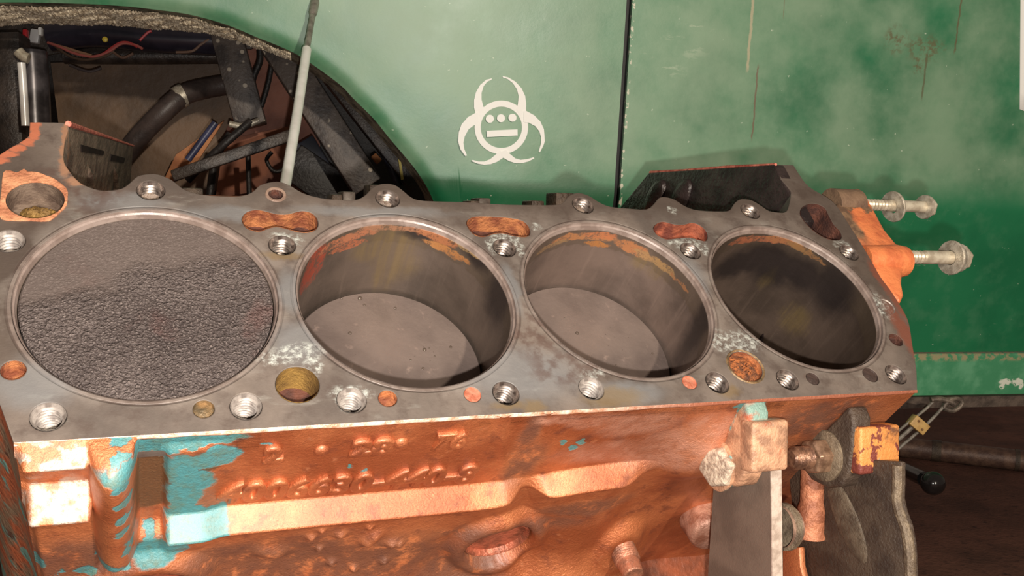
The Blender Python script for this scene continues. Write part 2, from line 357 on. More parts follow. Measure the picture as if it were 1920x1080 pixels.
def cylpt(px, py, i):
    d = rayB(px, py); ox, oy = CB.x - BORES[i], CB.y
    a = d.x * d.x + d.y * d.y; b = 2 * (ox * d.x + oy * d.y); c = ox * ox + oy * oy - RBORE ** 2
    t = (-b + math.sqrt(max(0, b * b - 4 * a * c))) / (2 * a)
    q = CB + d * t; return Vector((q.x - BORES[i], q.y, q.z))
def mat_bore(i, orange, yellow, dark, base=(112, 98, 88)):
    m = NT('bore_wall_%d' % (i + 1)); d1 = m.distort(.004, 150, 4)
    vert = m.noise(260, 5, .6, m.scalev(m.P, (1, 1, .06))); big = m.noise(24, 5)
    c = m.mix(m.map(big, .35, .65), lin(*base), lin(*[q * .78 for q in base]))
    c = m.mix(m.math('MULTIPLY', m.map(vert, .5, .75), .35), c, lin(*[min(255, q * 1.18) for q in base]))
    hz = m.noise(500, 4, .6, m.scalev(m.P, (.12, .12, 1)))
    z = m.sep(d1)[2]
    ridge = m.math('MULTIPLY', m.map(z, -.019, -.0175), m.map(z, -.0035, -.0045))
    c = m.mix(m.math('MULTIPLY', ridge, .45), c, lin(96, 82, 66))
    if yellow: c = m.mix(m.math('MULTIPLY', m.blobs([(cylpt(*q, i), (a, a, b)) for q, a, b in yellow], d1, .5), m.map(vert, .35, .6, .15, .45)), c, lin(140, 118, 72))
    if dark: c = m.mix(m.math('MULTIPLY', m.blobs([(cylpt(*q, i), (a, a, b)) for q, a, b in dark], d1, .5), .85), c, lin(46, 40, 40))  # blackish patches paint in the shaded parts of the bore walls
    if orange:
        for q, a, b, col in orange:
            f = m.blob(cylpt(*q, i), (a, a, b), d1, .14); f = m.math('MULTIPLY', f, m.map(m.math('ADD', m.math('MULTIPLY', m.noise(900, 4, .7), .5), m.math('MULTIPLY', m.noise(160, 4, .6), .5)), .40, .54, .12, .9)); c = m.mix(f, c, lin(*col))
    lip = m.map(m.sep(m.P)[2], -.0048, -.0040)
    c = m.mix(lip, c, m.mix(m.map(m.noise(120, 5), .4, .6), lin(140, 124, 116), lin(118, 102, 94)))
    m.set(col=c, metal=m.map(lip, 0, 1, .45, .05, False), rough=m.map(vert, .3, .7, .36, .42), spec=.5,
          nor=m.bump(m.math('ADD', hz, m.math('MULTIPLY', vert, .3)), .00006, .6, m.bump(m.noise(300, 5), .0004, .35)))
    return m.m
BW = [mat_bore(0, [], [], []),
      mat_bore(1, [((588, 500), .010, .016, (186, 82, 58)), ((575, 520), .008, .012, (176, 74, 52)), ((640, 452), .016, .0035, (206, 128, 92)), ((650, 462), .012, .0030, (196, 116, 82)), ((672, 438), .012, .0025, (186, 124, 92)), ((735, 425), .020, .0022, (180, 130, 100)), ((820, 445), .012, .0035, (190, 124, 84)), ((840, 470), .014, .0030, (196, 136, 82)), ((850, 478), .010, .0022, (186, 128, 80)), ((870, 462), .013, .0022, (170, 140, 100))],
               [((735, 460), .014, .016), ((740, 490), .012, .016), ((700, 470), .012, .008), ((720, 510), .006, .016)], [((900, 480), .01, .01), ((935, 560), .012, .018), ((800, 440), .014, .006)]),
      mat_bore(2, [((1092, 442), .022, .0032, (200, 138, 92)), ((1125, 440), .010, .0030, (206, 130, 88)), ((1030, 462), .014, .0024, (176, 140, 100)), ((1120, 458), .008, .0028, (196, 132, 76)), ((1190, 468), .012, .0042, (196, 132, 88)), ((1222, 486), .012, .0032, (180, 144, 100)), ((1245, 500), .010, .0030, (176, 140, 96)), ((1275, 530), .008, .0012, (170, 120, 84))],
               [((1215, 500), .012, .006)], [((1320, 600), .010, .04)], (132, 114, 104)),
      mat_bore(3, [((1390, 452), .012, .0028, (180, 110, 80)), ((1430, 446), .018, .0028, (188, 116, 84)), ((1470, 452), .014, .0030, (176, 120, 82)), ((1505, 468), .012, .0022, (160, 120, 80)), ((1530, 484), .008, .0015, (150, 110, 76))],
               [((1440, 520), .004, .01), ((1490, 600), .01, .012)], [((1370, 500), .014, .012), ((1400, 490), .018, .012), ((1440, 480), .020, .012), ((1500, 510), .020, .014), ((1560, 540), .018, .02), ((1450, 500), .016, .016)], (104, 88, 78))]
def mat_piston(rough_carbon):
    m = NT('piston_carbon_crust' if rough_carbon else 'piston_brown_film'); d1 = m.distort(.006, 70, 4)
    if rough_carbon:
        lump = m.math('SUBTRACT', 1.0, m.voro(760, m.distort(.0012, 500, 2))); lump = m.math('MULTIPLY', m.math('ADD', lump, m.noise(900, 3, .6)), .55); big = m.noise(22, 6, .6); p = m.sep(d1)
        g = m.map(m.noise(26, 5, .55, m.vm('ADD', d1, (.13, .02, 0))), .34, .58)
        # smooth zone over the far third
        smooth = m.map(m.math('ADD', m.math('ADD', m.math('MULTIPLY', p[1], 1.0), m.math('MULTIPLY', p[0], -.30)), m.math('MULTIPLY', m.math('SUBTRACT', m.noise(24, 5), .5), .07)), .006, .026)
        c = m.mix(m.map(big, .36, .64), lin(92, 81, 77), lin(70, 60, 57))
        c = m.mix(m.math('MULTIPLY', m.map(lump, .60, .86), .8), c, lin(138, 125, 119)); c = m.mix(m.math('MULTIPLY', m.map(lump, .52, .36), .6), c, lin(58, 48, 46))
        c = m.mix(m.math('MULTIPLY', m.map(m.noise(30, 5), .57, .70), .3), c, lin(104, 66, 60))
        c = m.mix(m.math('MULTIPLY', smooth, .55), c, lin(100, 88, 82))
        amt = m.map(smooth, 0, 1, 1.0, .22, False)
        h = m.math('MULTIPLY', m.math('ADD', lump, m.math('MULTIPLY', m.noise(240, 4), .8)), amt)
        m.set(col=c, rough=.62, metal=.05, spec=.45, nor=m.bump(h, .0022, .9))
    else:
        big = m.noise(20, 4, .55); 
        c = m.mix(m.map(big, .35, .65), lin(116, 102, 95), lin(94, 82, 77))
        c = m.mix(m.math('MULTIPLY', m.map(m.noise(120, 6), .6, .74), .6), c, lin(146, 126, 116))
        c = m.mix(m.map(m.noise(500, 4), .66, .76), c, lin(82, 68, 62))
        m.set(col=c, rough=.42, metal=.15, spec=.5, nor=m.bump(m.noise(420, 5), .0004, .5))
    return m.m
PCRUST, PFILM = mat_piston(True), mat_piston(False)
DROP = NT('clear_oil_drop').set(col=lin(84, 72, 64), rough=.08, spec=.6, metal=.0).m

# car
def line_mask(m, p, x, z0, z1, wd):
    """vertical streak at x between heights z0 < z1"""
    return m.math('MULTIPLY', m.map(m.math('ABSOLUTE', m.math('SUBTRACT', p[0], x)), wd, wd * .4), m.math('MULTIPLY', m.map(p[2], z0, z0 + .01), m.map(p[2], z1 + .01, z1)))
FLOORM = NT('brown_concrete')
_f = FLOORM; _c = _f.mix(_f.map(_f.noise(6, 8, .65), .35, .65), lin(112, 76, 64), lin(84, 58, 50)); _c = _f.mix(_f.map(_f.noise(60, 6), .55, .75), _c, lin(66, 46, 42))
_f.set(col=_c, rough=.8, spec=.2, nor=_f.bump(_f.noise(120, 6), .002)); FLOORM = FLOORM.m

# ================================================================== floor
fv = [(x, y, 0) for y in (-3, 9) for x in (-7, 7)]
fl = mk('floor', [(-7, -3, 0), (7, -3, 0), (7, 9, 0), (-7, 9, 0), (-7, -3, -.08), (7, -3, -.08), (7, 9, -.08), (-7, 9, -.08)], [(0, 1, 2, 3), (4, 7, 6, 5), (0, 4, 5, 1), (1, 5, 6, 2), (2, 6, 7, 3), (3, 7, 4, 0)], FLOORM, smooth=False)
tag(fl, 'bare brown concrete garage floor under the car', 'floor', kind='structure')

# ================================================================== ENGINE BLOCK
BLK = empty('engine_block', MB, 'rusty copper painted engine block with four open cylinder bores', 'engine block')
# --- deck with every hole cut through
PASS_PX = {
 'a': [(453,412),(458,401),(470,395),(485,394),(503,398),(520,402),(540,402),(555,398),(568,396),(583,399),(593,407),(597,418),(594,428),(585,434),(570,436),(552,433),(535,428),(518,425),(503,428),(490,433),(478,433),(462,427)],
 'b': [(874.6,420),(878,411),(893,406),(935,407),(964,410),(982,415.5),(992,426),(994,438),(985,444),(964,442),(943.5,437),(926,438),(905,444),(887,438)],
 'c': [(1225,427.5),(1231,419.5),(1242.5,416),(1256,419),(1270,422),(1284,421),(1297.5,418),(1311,422),(1323,432),(1327,443.5),(1323,451.5),(1309,449),(1293,445),(1275,446),(1256,448),(1245,447),(1231,439)],
 'd': [(1500,400),(1504,388.5),(1517.5,382),(1533.5,383),(1547,391),(1554,404.5),(1563,421),(1575,434),(1578,446),(1570,450),(1552,448),(1531,437),(1513,421),(1504,409)]}
PASS = {k: [q.xy for q in catmull([Vector((*dk(*p).xy, 0)) for p in v], 3)] for k, v in PASS_PX.items()}
cW = (dk(11, 376).xy + dk(121, 376).xy) / 2; rW = (dk(121, 376) - dk(11, 376)).length / 2
PASS['w'] = circle((cW.x, dk(66, 376).y), rW, 48)
c1 = dk(558, 721); r1 = (dk(600, 721) - dk(517, 721)).length / 2; PASS['e'] = circle(c1, r1, 48)
c2 = dk(1398, 687); r2 = .0100; PASS['f'] = circle(c2, r2, 48)
SMALL = [((25, 694), .0048, .006, RUST), ((382, 767), .0044, .0022, BRASSPLUG), ((727, 747), .0044, .003, RUST), ((886, 740), .0042, .0006, COPPERPLUG), ((1293, 717), .0042, .0012, COPPERPLUG), ((517, 365), .0038, .012, RUST_DARK), ((1524, 710), .0040, .0009, DARKDENT), ((1632, 703), .0048, .0010, DARKDENT), ((1680, 637), .0046, .006, RUST_DARK)]
loops = [outline] + [circle((b, 0), .0567, 128) for b in BORES] + [circle(b, .0068, 32) for b in BOLTS] + list(PASS.values()) + [circle(dk(*q), r, 24) for q, r, _, _ in SMALL]
DT = .016
me = fill2d(loops, DT / 2, .0005)
for v in me.vertices: v.co.z -= DT / 2
me.update()
zmax = max(v.co.z for v in me.vertices)
for v in me.vertices: v.co.z -= zmax
deck = mo('deck', me, DECK, BLK, True, 30); tag(deck, 'grey machined deck face with dark stains')
# --- bores
for i, b in enumerate(BORES):
    g = G().lathe([(.0566, .00004), (.0563, -.0012), (.0556, -.0020), (.0552, -.0040), (RBORE, -.0046), (RBORE, -.012), (RBORE + .0003, -.0185), (RBORE + .0005, -.020), (RBORE + .0005, -.125), (RBORE + .003, -.13), (RBORE + .003, -.15)], 160)
    o = g.build('cylinder_bore', BW[i], BLK, angle=20); o.location = (b, 0, 0)
    g = G().lathe([(RBORE + .008, -.02), (RBORE + .008, -.15), (RBORE + .003, -.15)], 64); o = g.build('cylinder_barrel', GREASE, BLK); o.location = (b, 0, 0)
o = G().lathe([(RBORE + .003, -.149), (.03, -.150), (.0005, -.150)], 64).build('bore_shade_disc', BLACKIRON, BLK); o.location = (BORES[3], 0, 0)  # added black disc standing for the shade deep in this bore
# --- threaded bolt holes (shared mesh)
prof = [(.0067, 0.00004), (.0065, -.0008), (.0061, -.0013)]
for k in range(13):
    z = -.0016 - k * .00195; prof += [(.0060, z), (.0058, z - .0004), (.0050, z - .0010), (.0051, z - .0013)]
prof += [(.0049, -.030), (.0001, -.033)]
th = G().lathe(prof, 36).build('threaded_hole', THREAD, BLK, angle=28); th.location = (*BOLTS[0], 0)
me2 = th.data.copy(); me2.materials.clear(); me2.materials.append(THREAD_DIRTY)
DIRTY = {9, 10, 11, 13, 4}
for k, b in enumerate(BOLTS[1:], 1):
    o = th.copy(); COL.objects.link(o); o.parent = BLK; o.location = (*b, 0)
    if k in DIRTY: o.data = me2
# half broken hole at the right end
g = G().lathe([(.0062, .0002), (.0050, -.0012), (.0046, -.006), (.0001, -.007)], 28); o = g.build('broken_hole', THREAD_DIRTY, BLK); o.location = dk(1661, 575, .0003)
# --- passages: walls and bottoms
def passage(name, loop, depth, mat, bottom=None, flare=1.0):
    c = sum((Vector(p) for p in loop), Vector((0, 0))) / len(loop); n = len(loop); g = G(); v = []
    for z, s in ((.00005, .985), (-depth * .3, .98), (-depth, .97 * flare)): v += [Vector((c.x + (p[0] - c.x) * s, c.y + (p[1] - c.y) * s, z)) for p in loop]
    f = [(r * n + k, r * n + (k + 1) % n, (r + 1) * n + (k + 1) % n, (r + 1) * n + k) for r in range(2) for k in range(n)]
    g.add(v, f); o = g.build(name, mat, BLK, angle=50)
    b = G().add([(c.x + (p[0] - c.x) * flare * .97, c.y + (p[1] - c.y) * flare * .97, -depth) for p in loop], [tuple(range(n))]).build('passage_floor', bottom or mat, o)
    return o
passage('coolant_passage', PASS['a'], .012, RUST, RUST_DARK); passage('coolant_passage', PASS['b'], .012, RUST, RUST_DARK); passage('coolant_passage', PASS['c'], .009, simple('red_rust_passage', lin(158, 88, 62), lin(104, 52, 40), .7, .05, 150, 400, .001))
passage('water_port', PASS['d'], .022, RUST_DARK, flare=.98); passage('water_port', PASS['e'], .0165, OLIVE, RUST_DARK)
# big round port with a crumbly lump in it
o = passage('water_port', PASS['w'], .0105, simple('grey_brown_port_wall', lin(122, 104, 90), lin(88, 72, 62), .5, .1, 120, 500, .0008)); 
g = G(); cx, cy = cW.x, dk(66, 376).y; n = 40; rows = 10; v = []; f = []
for r in range(rows + 1):
    for k in range(n):
        a = 2 * math.pi * k / n; q = r / rows; rr_ = rW * .72 * q * (1 + .12 * math.sin(3 * a + 1) + .05 * random.random())
        v.append((cx + rr_ * math.cos(a) + .001, cy - .002 + rr_ * math.sin(a) * .8, -.0105 + .0050 * (1 - q ** 2) + (random.random() * .0012 if r < rows else 0)))
f = [(r * n + k, r * n + (k + 1) % n, (r + 1) * n + (k + 1) % n, (r + 1) * n + k) for r in range(rows) for k in range(n)]
g.add(v, f).build('sediment_lump', OLIVE, o)
# rust-filled hole on the right
o = passage('water_port', PASS['f'], .003, RUST, SEDI)
g = G(); v = []
for r in range(9):
    for k in range(32):
        a = 2 * math.pi * k / 32; q = r / 8; v.append((c2.x + r2 * .9 * q * math.cos(a), c2.y + r2 * .9 * q * math.sin(a), -.003 + .0022 * (1 - q ** 2) * (.5 + random.random())))
g.add(v, [(r * 32 + k, r * 32 + (k + 1) % 32, (r + 1) * 32 + (k + 1) % 32, (r + 1) * 32 + k) for r in range(8) for k in range(32)]).build('rust_scale', SEDI, o)
g = G().lathe([(r2 + .0002, .0001), (r2 + .0011, .0006), (r2 + .0016, 0)], 40); q = g.build('port_rim', BRASSPLUG, o); q.location = (c2.x, c2.y, 0)
for q, r, dpt, mt in SMALL:
    c = dk(*q); nm = {'copper_plug': 'copper_plug', 'tarnished_brass_plug': 'brass_plug', 'dark_dent': 'deck_dent'}.get(mt.name, 'oil_hole')
    o = G().lathe([(r, 0), (r * .98, -dpt * .6), (r * .95, -dpt), (r * .5, -dpt + min(.0006, dpt * .5)), (.0001, -dpt + min(.0009, dpt * .6))], 28).build(nm, mt, BLK, angle=50); o.location = (c.x, c.y, 0)
c = dk(517, 365); o = G().lathe([(.0038, .0001), (.0040, .0005), (.0052, .0005), (.0055, 0)], 32).build('hole_rim', simple('pale_hole_rim', lin(150, 124, 108), lin(120, 98, 86), .5, .1), BLK, angle=40); o.location = (c.x, c.y, 0)
# orange gasket residue around the big port
res_px = [(6,325),(18,321),(32,325),(45,318),(52,323),(70,324),(88,331),(97,334),(110,342),(126,356),(127,370),(125,386),(113,399),(92,415),(60,415),(12,414),(-2,405),(0,380),(3,355)]
me = fill2d([[q.xy for q in catmull([Vector((*dk(*p).xy, 0)) for p in res_px], 2)], circle((cW.x, dk(66, 376).y), rW * 1.005, 48)], .0003, .0002)
mo('gasket_residue', me, GASKET, BLK, True, 30).location = (0, 0, .0002)

# --- outer side wall: relief of the water jacket side, y = -(0.0738 + h)
def relief(X, Z):
    """height of the casting outward from the deck edge plane"""
    h = np.zeros_like(X)
    d = -Z                                             # depth below the deck
    zl = .0650 - .010 * ss(-.03, .06, X)              # ledge line rises a little to the right
    led = ss(0, 1, (d - zl) / .0125)
    ledge = .0125 * np.clip((d - zl) / .0064, 0, 1)
    back = ss(zl + .0066, zl + .0130, d)
    ledge = ledge * (1 - .62 * back)
    fade = 1 - ss(.055, .085, X)
    h += ledge * fade
    # groove with two flanks crossing the wall
    for off, amp in ((0, 1),):
        xc = -.0155 + .30 * (d - .005); gv = np.exp(-((X - xc) / .0085) ** 2)
        h -= .0030 * gv * ss(.085, .0, d) * ss(0, .012, d)
        fl1 = np.exp(-((X - xc + .0115) / .0030) ** 2) + .7 * np.exp(-((X - xc - .0115) / .0030) ** 2)
        h += .0016 * fl1 * ss(.10, .02, d)
        h -= ledge * fade * .8 * gv
    # crankcase flares outward below
    h += .046 * ss(.138, .215, d) * ss(-.10, .02, X) * (1 - ss(.10, .125, X)) + .016 * ss(.12, .2, d) * (1 - ss(-.10, .02, X))
    h += .010 * ss(.10, .17, d) * np.exp(-((X - .08) / .05) ** 2)
    # gentle cylinder waves
    h += .0022 * np.cos((X - BORES[1]) / S * 2 * np.pi) * ss(.085, .12, d)
    # --- left end: two bright stepped facets
    L = 1 - ss(-.2075, -.2055, X)
    st = .0103 * np.clip(d / .0052, 0, 1); st = st * (1 - .80 * ss(.0054, .0085, d))
    s2 = .0150 * np.clip((d - .028) / .0088, 0, 1); s2 = s2 * (1 - .70 * ss(.0370, .0430, d))
    h = h * (1 - L) + L * (st + s2)
    # rounded vertical rib and the recess beside it
    rb = np.clip(1 - ((X + .1982) / .0092) ** 2, 0, 1); rz = np.sqrt(np.clip(1 - (np.clip(.011 - d, 0, .011) / .011) ** 2, 0, 1)) * (1 - ss(.082, .100, d))
    h = np.maximum(h, .0195 * np.sqrt(rb) * rz)
    rc = ss(-.1905, -.1880, X) * (1 - ss(-.1790, -.1765, X)) * ss(.012, .018, d) * (1 - ss(.075, .085, d))
    h = h * (1 - rc) - .0030 * rc
    pl = ss(-.1790, -.1755, X) * (1 - ss(-.163, -.150, X)) * ss(.006, .012, d) * (1 - ss(.09, .10, d)); h += .0022 * pl
    # teardrop boss for the round plugs
    for cx_, cz_, rr_ in ((.0035, .127, .0235), (-.184, .128, .026)):
        rad = np.sqrt((X - cx_) ** 2 + (d - cz_) ** 2); h += .007 * (1 - ss(rr_, rr_ + .010, rad)); h -= .010 * (1 - ss(rr_ - .0035, rr_ - .0020, rad))
    rad = np.sqrt((X - .090) ** 2 + (d - .143) ** 2); h += .007 * (1 - ss(.010, .022, rad))
    # slope under the mount lugs
    h += .012 * ss(.07, .110, X) * (1 - ss(.135, .16, X)) * ss(.01, .05, d) * (1 - ss(.055, .085, d))
    # warts of casting sand
    for cx_, cz_, a, s_ in WARTS: h += a * np.exp(-(((X - cx_) ** 2 + (d - cz_) ** 2) / s_ ** 2))
    return h
WARTS = []
for q, a, s_ in [((585, 1018), .003, .0025), ((605, 1005), .0022, .002), ((640, 1012), .003, .003), ((690, 1020), .004, .004), ((705, 1010), .0035, .004), ((735, 1022), .0035, .003), ((750, 1022), .003, .0022), ((600, 1040), .003, .002), ((622, 1062), .003, .0022), ((720, 1052), .003, .0025), ((662, 1065), .0025, .002), ((695, 998), .002, .002), ((520, 1050), .004, .006), ((495, 1046), .003, .006), ((665, 1068), .002, .002)]:
    p_ = by(*q, -.082); WARTS.append((p_.x, -p_.z, a, s_))
nx, nz = 520, 330
xs = np.linspace(-.2331, .2289, nx); zs = -np.concatenate([np.linspace(0, .11, 220, endpoint=False), np.linspace(.11, .27, 110)])
X, Z = np.meshgrid(xs, zs); Hh = relief(X, Z)
cham = .0011 * np.clip(1 - (-Z) / .0011, 0, 1)         # tiny bright edge break under the deck
Y = EDGE_Y - Hh
endfade = np.maximum(ss(-.2290, -.2331, X), 0); Y += endfade * Hh * .7
V = np.stack([X, Y, Z], -1).reshape(-1, 3)
fa = [(r * nx + c, r * nx + c + 1, (r + 1) * nx + c + 1, (r + 1) * nx + c) for r in range(nz - 1) for c in range(nx - 1)]
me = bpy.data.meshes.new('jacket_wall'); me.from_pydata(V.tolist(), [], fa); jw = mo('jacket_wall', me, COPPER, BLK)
tag(jw, 'copper orange jacket wall with teal paint patches')
# edge break along the deck front, its bright highlight put into the colour
g = G(); n = 60; pts = [(-.2331 + (.2289 + .2331) * k / n) for k in range(n + 1)]
v = []; random.seed(3)
for x in pts:
    wv = .0005 * random.random(); v += [(x, EDGE_Y + .0004, .0001), (x, EDGE_Y - .0005 - wv, -.0006), (x, EDGE_Y - .0006 - wv, -.0011), (x, EDGE_Y + .0004, -.0022)]
g.add(v, [(4 * k + j, 4 * k + (j + 1) % 4, 4 * (k + 1) + (j + 1) % 4, 4 * (k + 1) + j) for k in range(n) for j in range(4)])
m_ = NT('edge_highlight'); xx = m_.sep(m_.P)[0]
m_.set(col=m_.mix(m_.map(xx, .0, .09), m_.mix(m_.map(m_.noise(160, 5), .35, .65), lin(214, 186, 168), lin(164, 116, 88)), lin(150, 92, 70)), rough=.4, metal=.2, nor=m_.bump(m_.noise(600, 5), .0005)); 
g.build('edge_break', m_.m, BLK, angle=60)
# end walls following the deck outline
def endwall(pts, depth, mat, n=10, taper=0.0):
    g = G(); v = []
    for k in range(n + 1):
        t = k / n; s = 1 - taper * t
        for j, p in enumerate(pts):
            w_ = min(1, j / 3); v.append((p[0] * (1 + (s - 1) * w_), p[1], -depth * t - .0006))
    m_ = len(pts); g.add(v, [(k * m_ + j, k * m_ + j + 1, (k + 1) * m_ + j + 1, (k + 1) * m_ + j) for k in range(n) for j in range(m_ - 1)])
    return g.build('end_wall', mat, BLK)
m_ = NT('end_wall_paint'); n1 = m_.noise(60, 6)
c_ = m_.mix(m_.map(n1, .42, .6), lin(176, 96, 62), lin(140, 116, 92)); c_ = m_.mix(m_.map(m_.noise(44, 5), .56, .62), c_, lin(112, 158, 146)); c_ = m_.mix(m_.map(m_.noise(90, 5), .6, .7), c_, lin(96, 60, 46))
m_.set(col=c_, rough=.5, metal=.1, nor=m_.bump(m_.noise(260, 6), .001))
lw = [Vector((-.2331, EDGE_Y, 0))] + dense(left[1:], 3) + [Vector((*top[0], 0))]
endwall([p.xy for p in lw], .26, m_.m, taper=-.035)
rw = dense([top[-1]] + right, 3) + [Vector((.2289, EDGE_Y, 0))]
m2_ = NT('rusty_end_wall'); c_ = m2_.mix(m2_.map(m2_.noise(70, 6), .4, .6), lin(132, 74, 52), lin(90, 58, 46)); tq = m2_.blob((.236, -.07, -.016), (.012, .02, .010), m2_.distort(.003, 120), .2); c_ = m2_.mix(tq, c_, lin(84, 158, 160)); m2_.set(col=c_, rough=.5, nor=m2_.bump(m2_.noise(260, 6), .0012))
endwall([p.xy for p in rw], .26, m2_.m, taper=.06)
# valley wall under the inner deck edge
vw = dense(top[2:-2], 2)
g = G(); n = len(vw); v = [(p.x, p.y, -.001) for p in vw] + [(p.x, min(p.y, .066) - .004, -.018) for p in vw] + [(p.x, .050, -.12) for p in vw]
g.add(v, [(r * n + k, r * n + k + 1, (r + 1) * n + k + 1, (r + 1) * n + k) for r in range(2) for k in range(n - 1)]).build('valley_wall', VALLEY, BLK)
# --- raised casting numbers
def text_part(body, size, p, ext, mat, shear=.0, width=None):
    cu = bpy.data.curves.new('t', 'FONT'); cu.body = body; cu.size = size; cu.extrude = ext; cu.bevel_depth = .0014; cu.bevel_resolution = 3; cu.shear = shear; cu.offset = -.0002
    o = bpy.data.objects.new('t', cu); COL.objects.link(o); dg = bpy.context.evaluated_depsgraph_get(); me = bpy.data.meshes.new_from_object(o.evaluated_get(dg)); bpy.data.objects.remove(o)
    xs_ = [v.co.x for v in me.vertices]; k = 1 if width is None else width / (max(xs_) - min(xs_)); x0 = min(xs_)
    for v in me.vertices: v.co = ((v.co.x - x0) * k + p[0], EDGE_Y - v.co.z, v.co.y + p[1])
    me.update(); me.materials.clear()
    bm = bmesh.new(); bm.from_mesh(me); bmesh.ops.recalc_face_normals(bm, faces=bm.faces); bm.to_mesh(me); bm.free()
    return mo('casting_number', me, mat, BLK, True, 60)
random.seed(5)
text_part('4006630-440-8', .0210, (-.1555, -.0590), .0012, COPPER_PLAIN, .12, .1275)
text_part('2', .0160, (-.1375, -.0252), .0011, COPPER_PLAIN)
text_part('28', .0160, (-.0985, -.0245), .0011, COPPER_PLAIN, 0, .0205)
text_part('76', .0160, (-.0585, -.0240), .0011, COPPER_PLAIN, 0, .0165)
for px_ in ((603, 843), (752, 829)):
    p_ = by(*px_, EDGE_Y); G().lathe([(.0036, 0), (.0034, .0010), (.0026, .0019), (.0014, .0024), (.0001, .0026)], 20, axisM((p_.x, EDGE_Y + .0002, p_.z), (0, -1, 0))).build('casting_number', COPPER_PLAIN, BLK)
# --- round core plugs and the threaded pipe plug
for cx_, cz_, r_ in ((.0035, -.127, .0200), (-.184, -.128, .0225)):
    y_ = EDGE_Y - float(relief(np.array([[cx_]]), np.array([[cz_]]))[0, 0])
    g = G().lathe([(r_, -.002), (r_, .0052), (r_ - .0008, .0058), (r_ - .0018, .0050), (r_ - .0026, .0022), (r_ * .4, .0018), (.0001, .0020)], 48, axisM((cx_, y_, cz_), (0, -1, 0)))
    g.build('core_plug', simple('core_plug_paint', lin(182, 104, 78), lin(120, 72, 54), .38, .4, 120, 420, .001), BLK, angle=40)
p_ = Vector((.090, EDGE_Y, -.143)); y_ = EDGE_Y - float(relief(np.array([[p_.x]]), np.array([[p_.z]]))[0, 0]); ax_ = Vector((-.05, -.9, .22))
pp = []; 
for k in range(7): z = .001 + k * .0016; pp += [(.0082, z), (.0074, z + .0008)]
pp = [(.0082, -.008)] + pp + [(.0072, .0135), (.0066, .0200), (.0058, .0208), (.0001, .0208)]
G().lathe(pp, 28, axisM((p_.x, y_ + .002, p_.z), ax_)).build('pipe_plug', simple('worn_pipe_plug', lin(178, 118, 92), lin(132, 92, 74), .4, .4, 160, 500, .0006), BLK, angle=30)
pw = by(1322, 985, -.083)
G().lathe([(.0150, -.006), (.0135, .002), (.0125, .0080), (.0105, .0100), (.0001, .0105)], 36, axisM(pw, (-.25, -1, .35))).build('round_boss', simple('worn_boss', lin(176, 132, 112), lin(140, 92, 72), .4, .3, 120, 600, .0006), BLK, angle=50)
# --- mount lugs: two ears with square bosses, in planes of constant x
web = [(-.0720, -.0015), (-.0800, -.0030), (-.0900, -.0130), (-.1010, -.0260), (-.1040, -.0370), (-.0990, -.0480), (-.0880, -.0575), (-.0720, -.0620)]
bos = [(-.0860, -.0020), (-.1060, -.0200), (-.0990, -.0290), (-.0780, -.0110)]
for k, (x0, mt) in enumerate(((.110, LUG), (.186, LUG2))):
    wb_ = [(p[0] - .002 * k, p[1] - .010 * k) for p in web]
    g = G().prism([(x0, *p) for p in wb_], [(x0 + .0135, *p) for p in wb_])
    o = g.build('mount_lug', (mt, GREASE)[k], BLK, bevel=.0022, seg=3)
    bo = [(p[0] - .002 * k, p[1] - .011 * k) for p in bos]; xb = x0 + .0025 * k
    G().prism([(xb - .001, *p) for p in bo], [(xb + .0225 + .006 * k, *p) for p in bo]).build('lug_boss', mt, o, bevel=.0020, seg=3)
    G().lathe([(.0145, 0), (.0145, .0016), (.0135, .0022), (.0080, .0022), (.0001, .0022)], 36, axisM((x0, -.0868, -.0440) if k == 0 else (x0, -.0853, -.0460), (-1, 0, 0))).build('lug_spot_face', (mt, GREASE_RIM)[k], o, angle=40)
# --- crankcase below, second bank and oil pan (mostly out of the picture)
CASE = simple('crankcase_paint', lin(150, 82, 54), lin(96, 58, 44), .5, .1, 40, 260, .001)
def W2B(p): return MBI @ Vector((p[0], p[1], p[2] + H))
def xprism(name, yz, x0, x1, mat, **k):
    return G().prism([W2B((x0, *p)) for p in yz], [W2B((x1, *p)) for p in yz]).build(name, mat, BLK, **k)
xprism('second_bank', [(.285, .030), (.322, .056), (.445, -.065), (.455, -.17), (.32, -.23), (.20, -.20)], -.235, .235, CASE, bevel=.003)
xprism('crankcase', [(.075, -.215), (.055, -.262), (.36, -.262), (.33, -.16), (.20, -.12), (.115, -.13)], -.225, .225, CASE, bevel=.003)
xprism('oil_pan', [(.060, -.262), (.085, -.300), (.115, -.4495), (.270, -.4495), (.300, -.300), (.33, -.262)], -.20, .20, simple('oil_pan_black', lin(50, 44, 42), lin(36, 32, 30), .4, .1), bevel=.006)
xprism('valley_floor', [(.085, -.055), (.30, -.010), (.31, -.04), (.085, -.085)], -.225, .225, VALLEY)
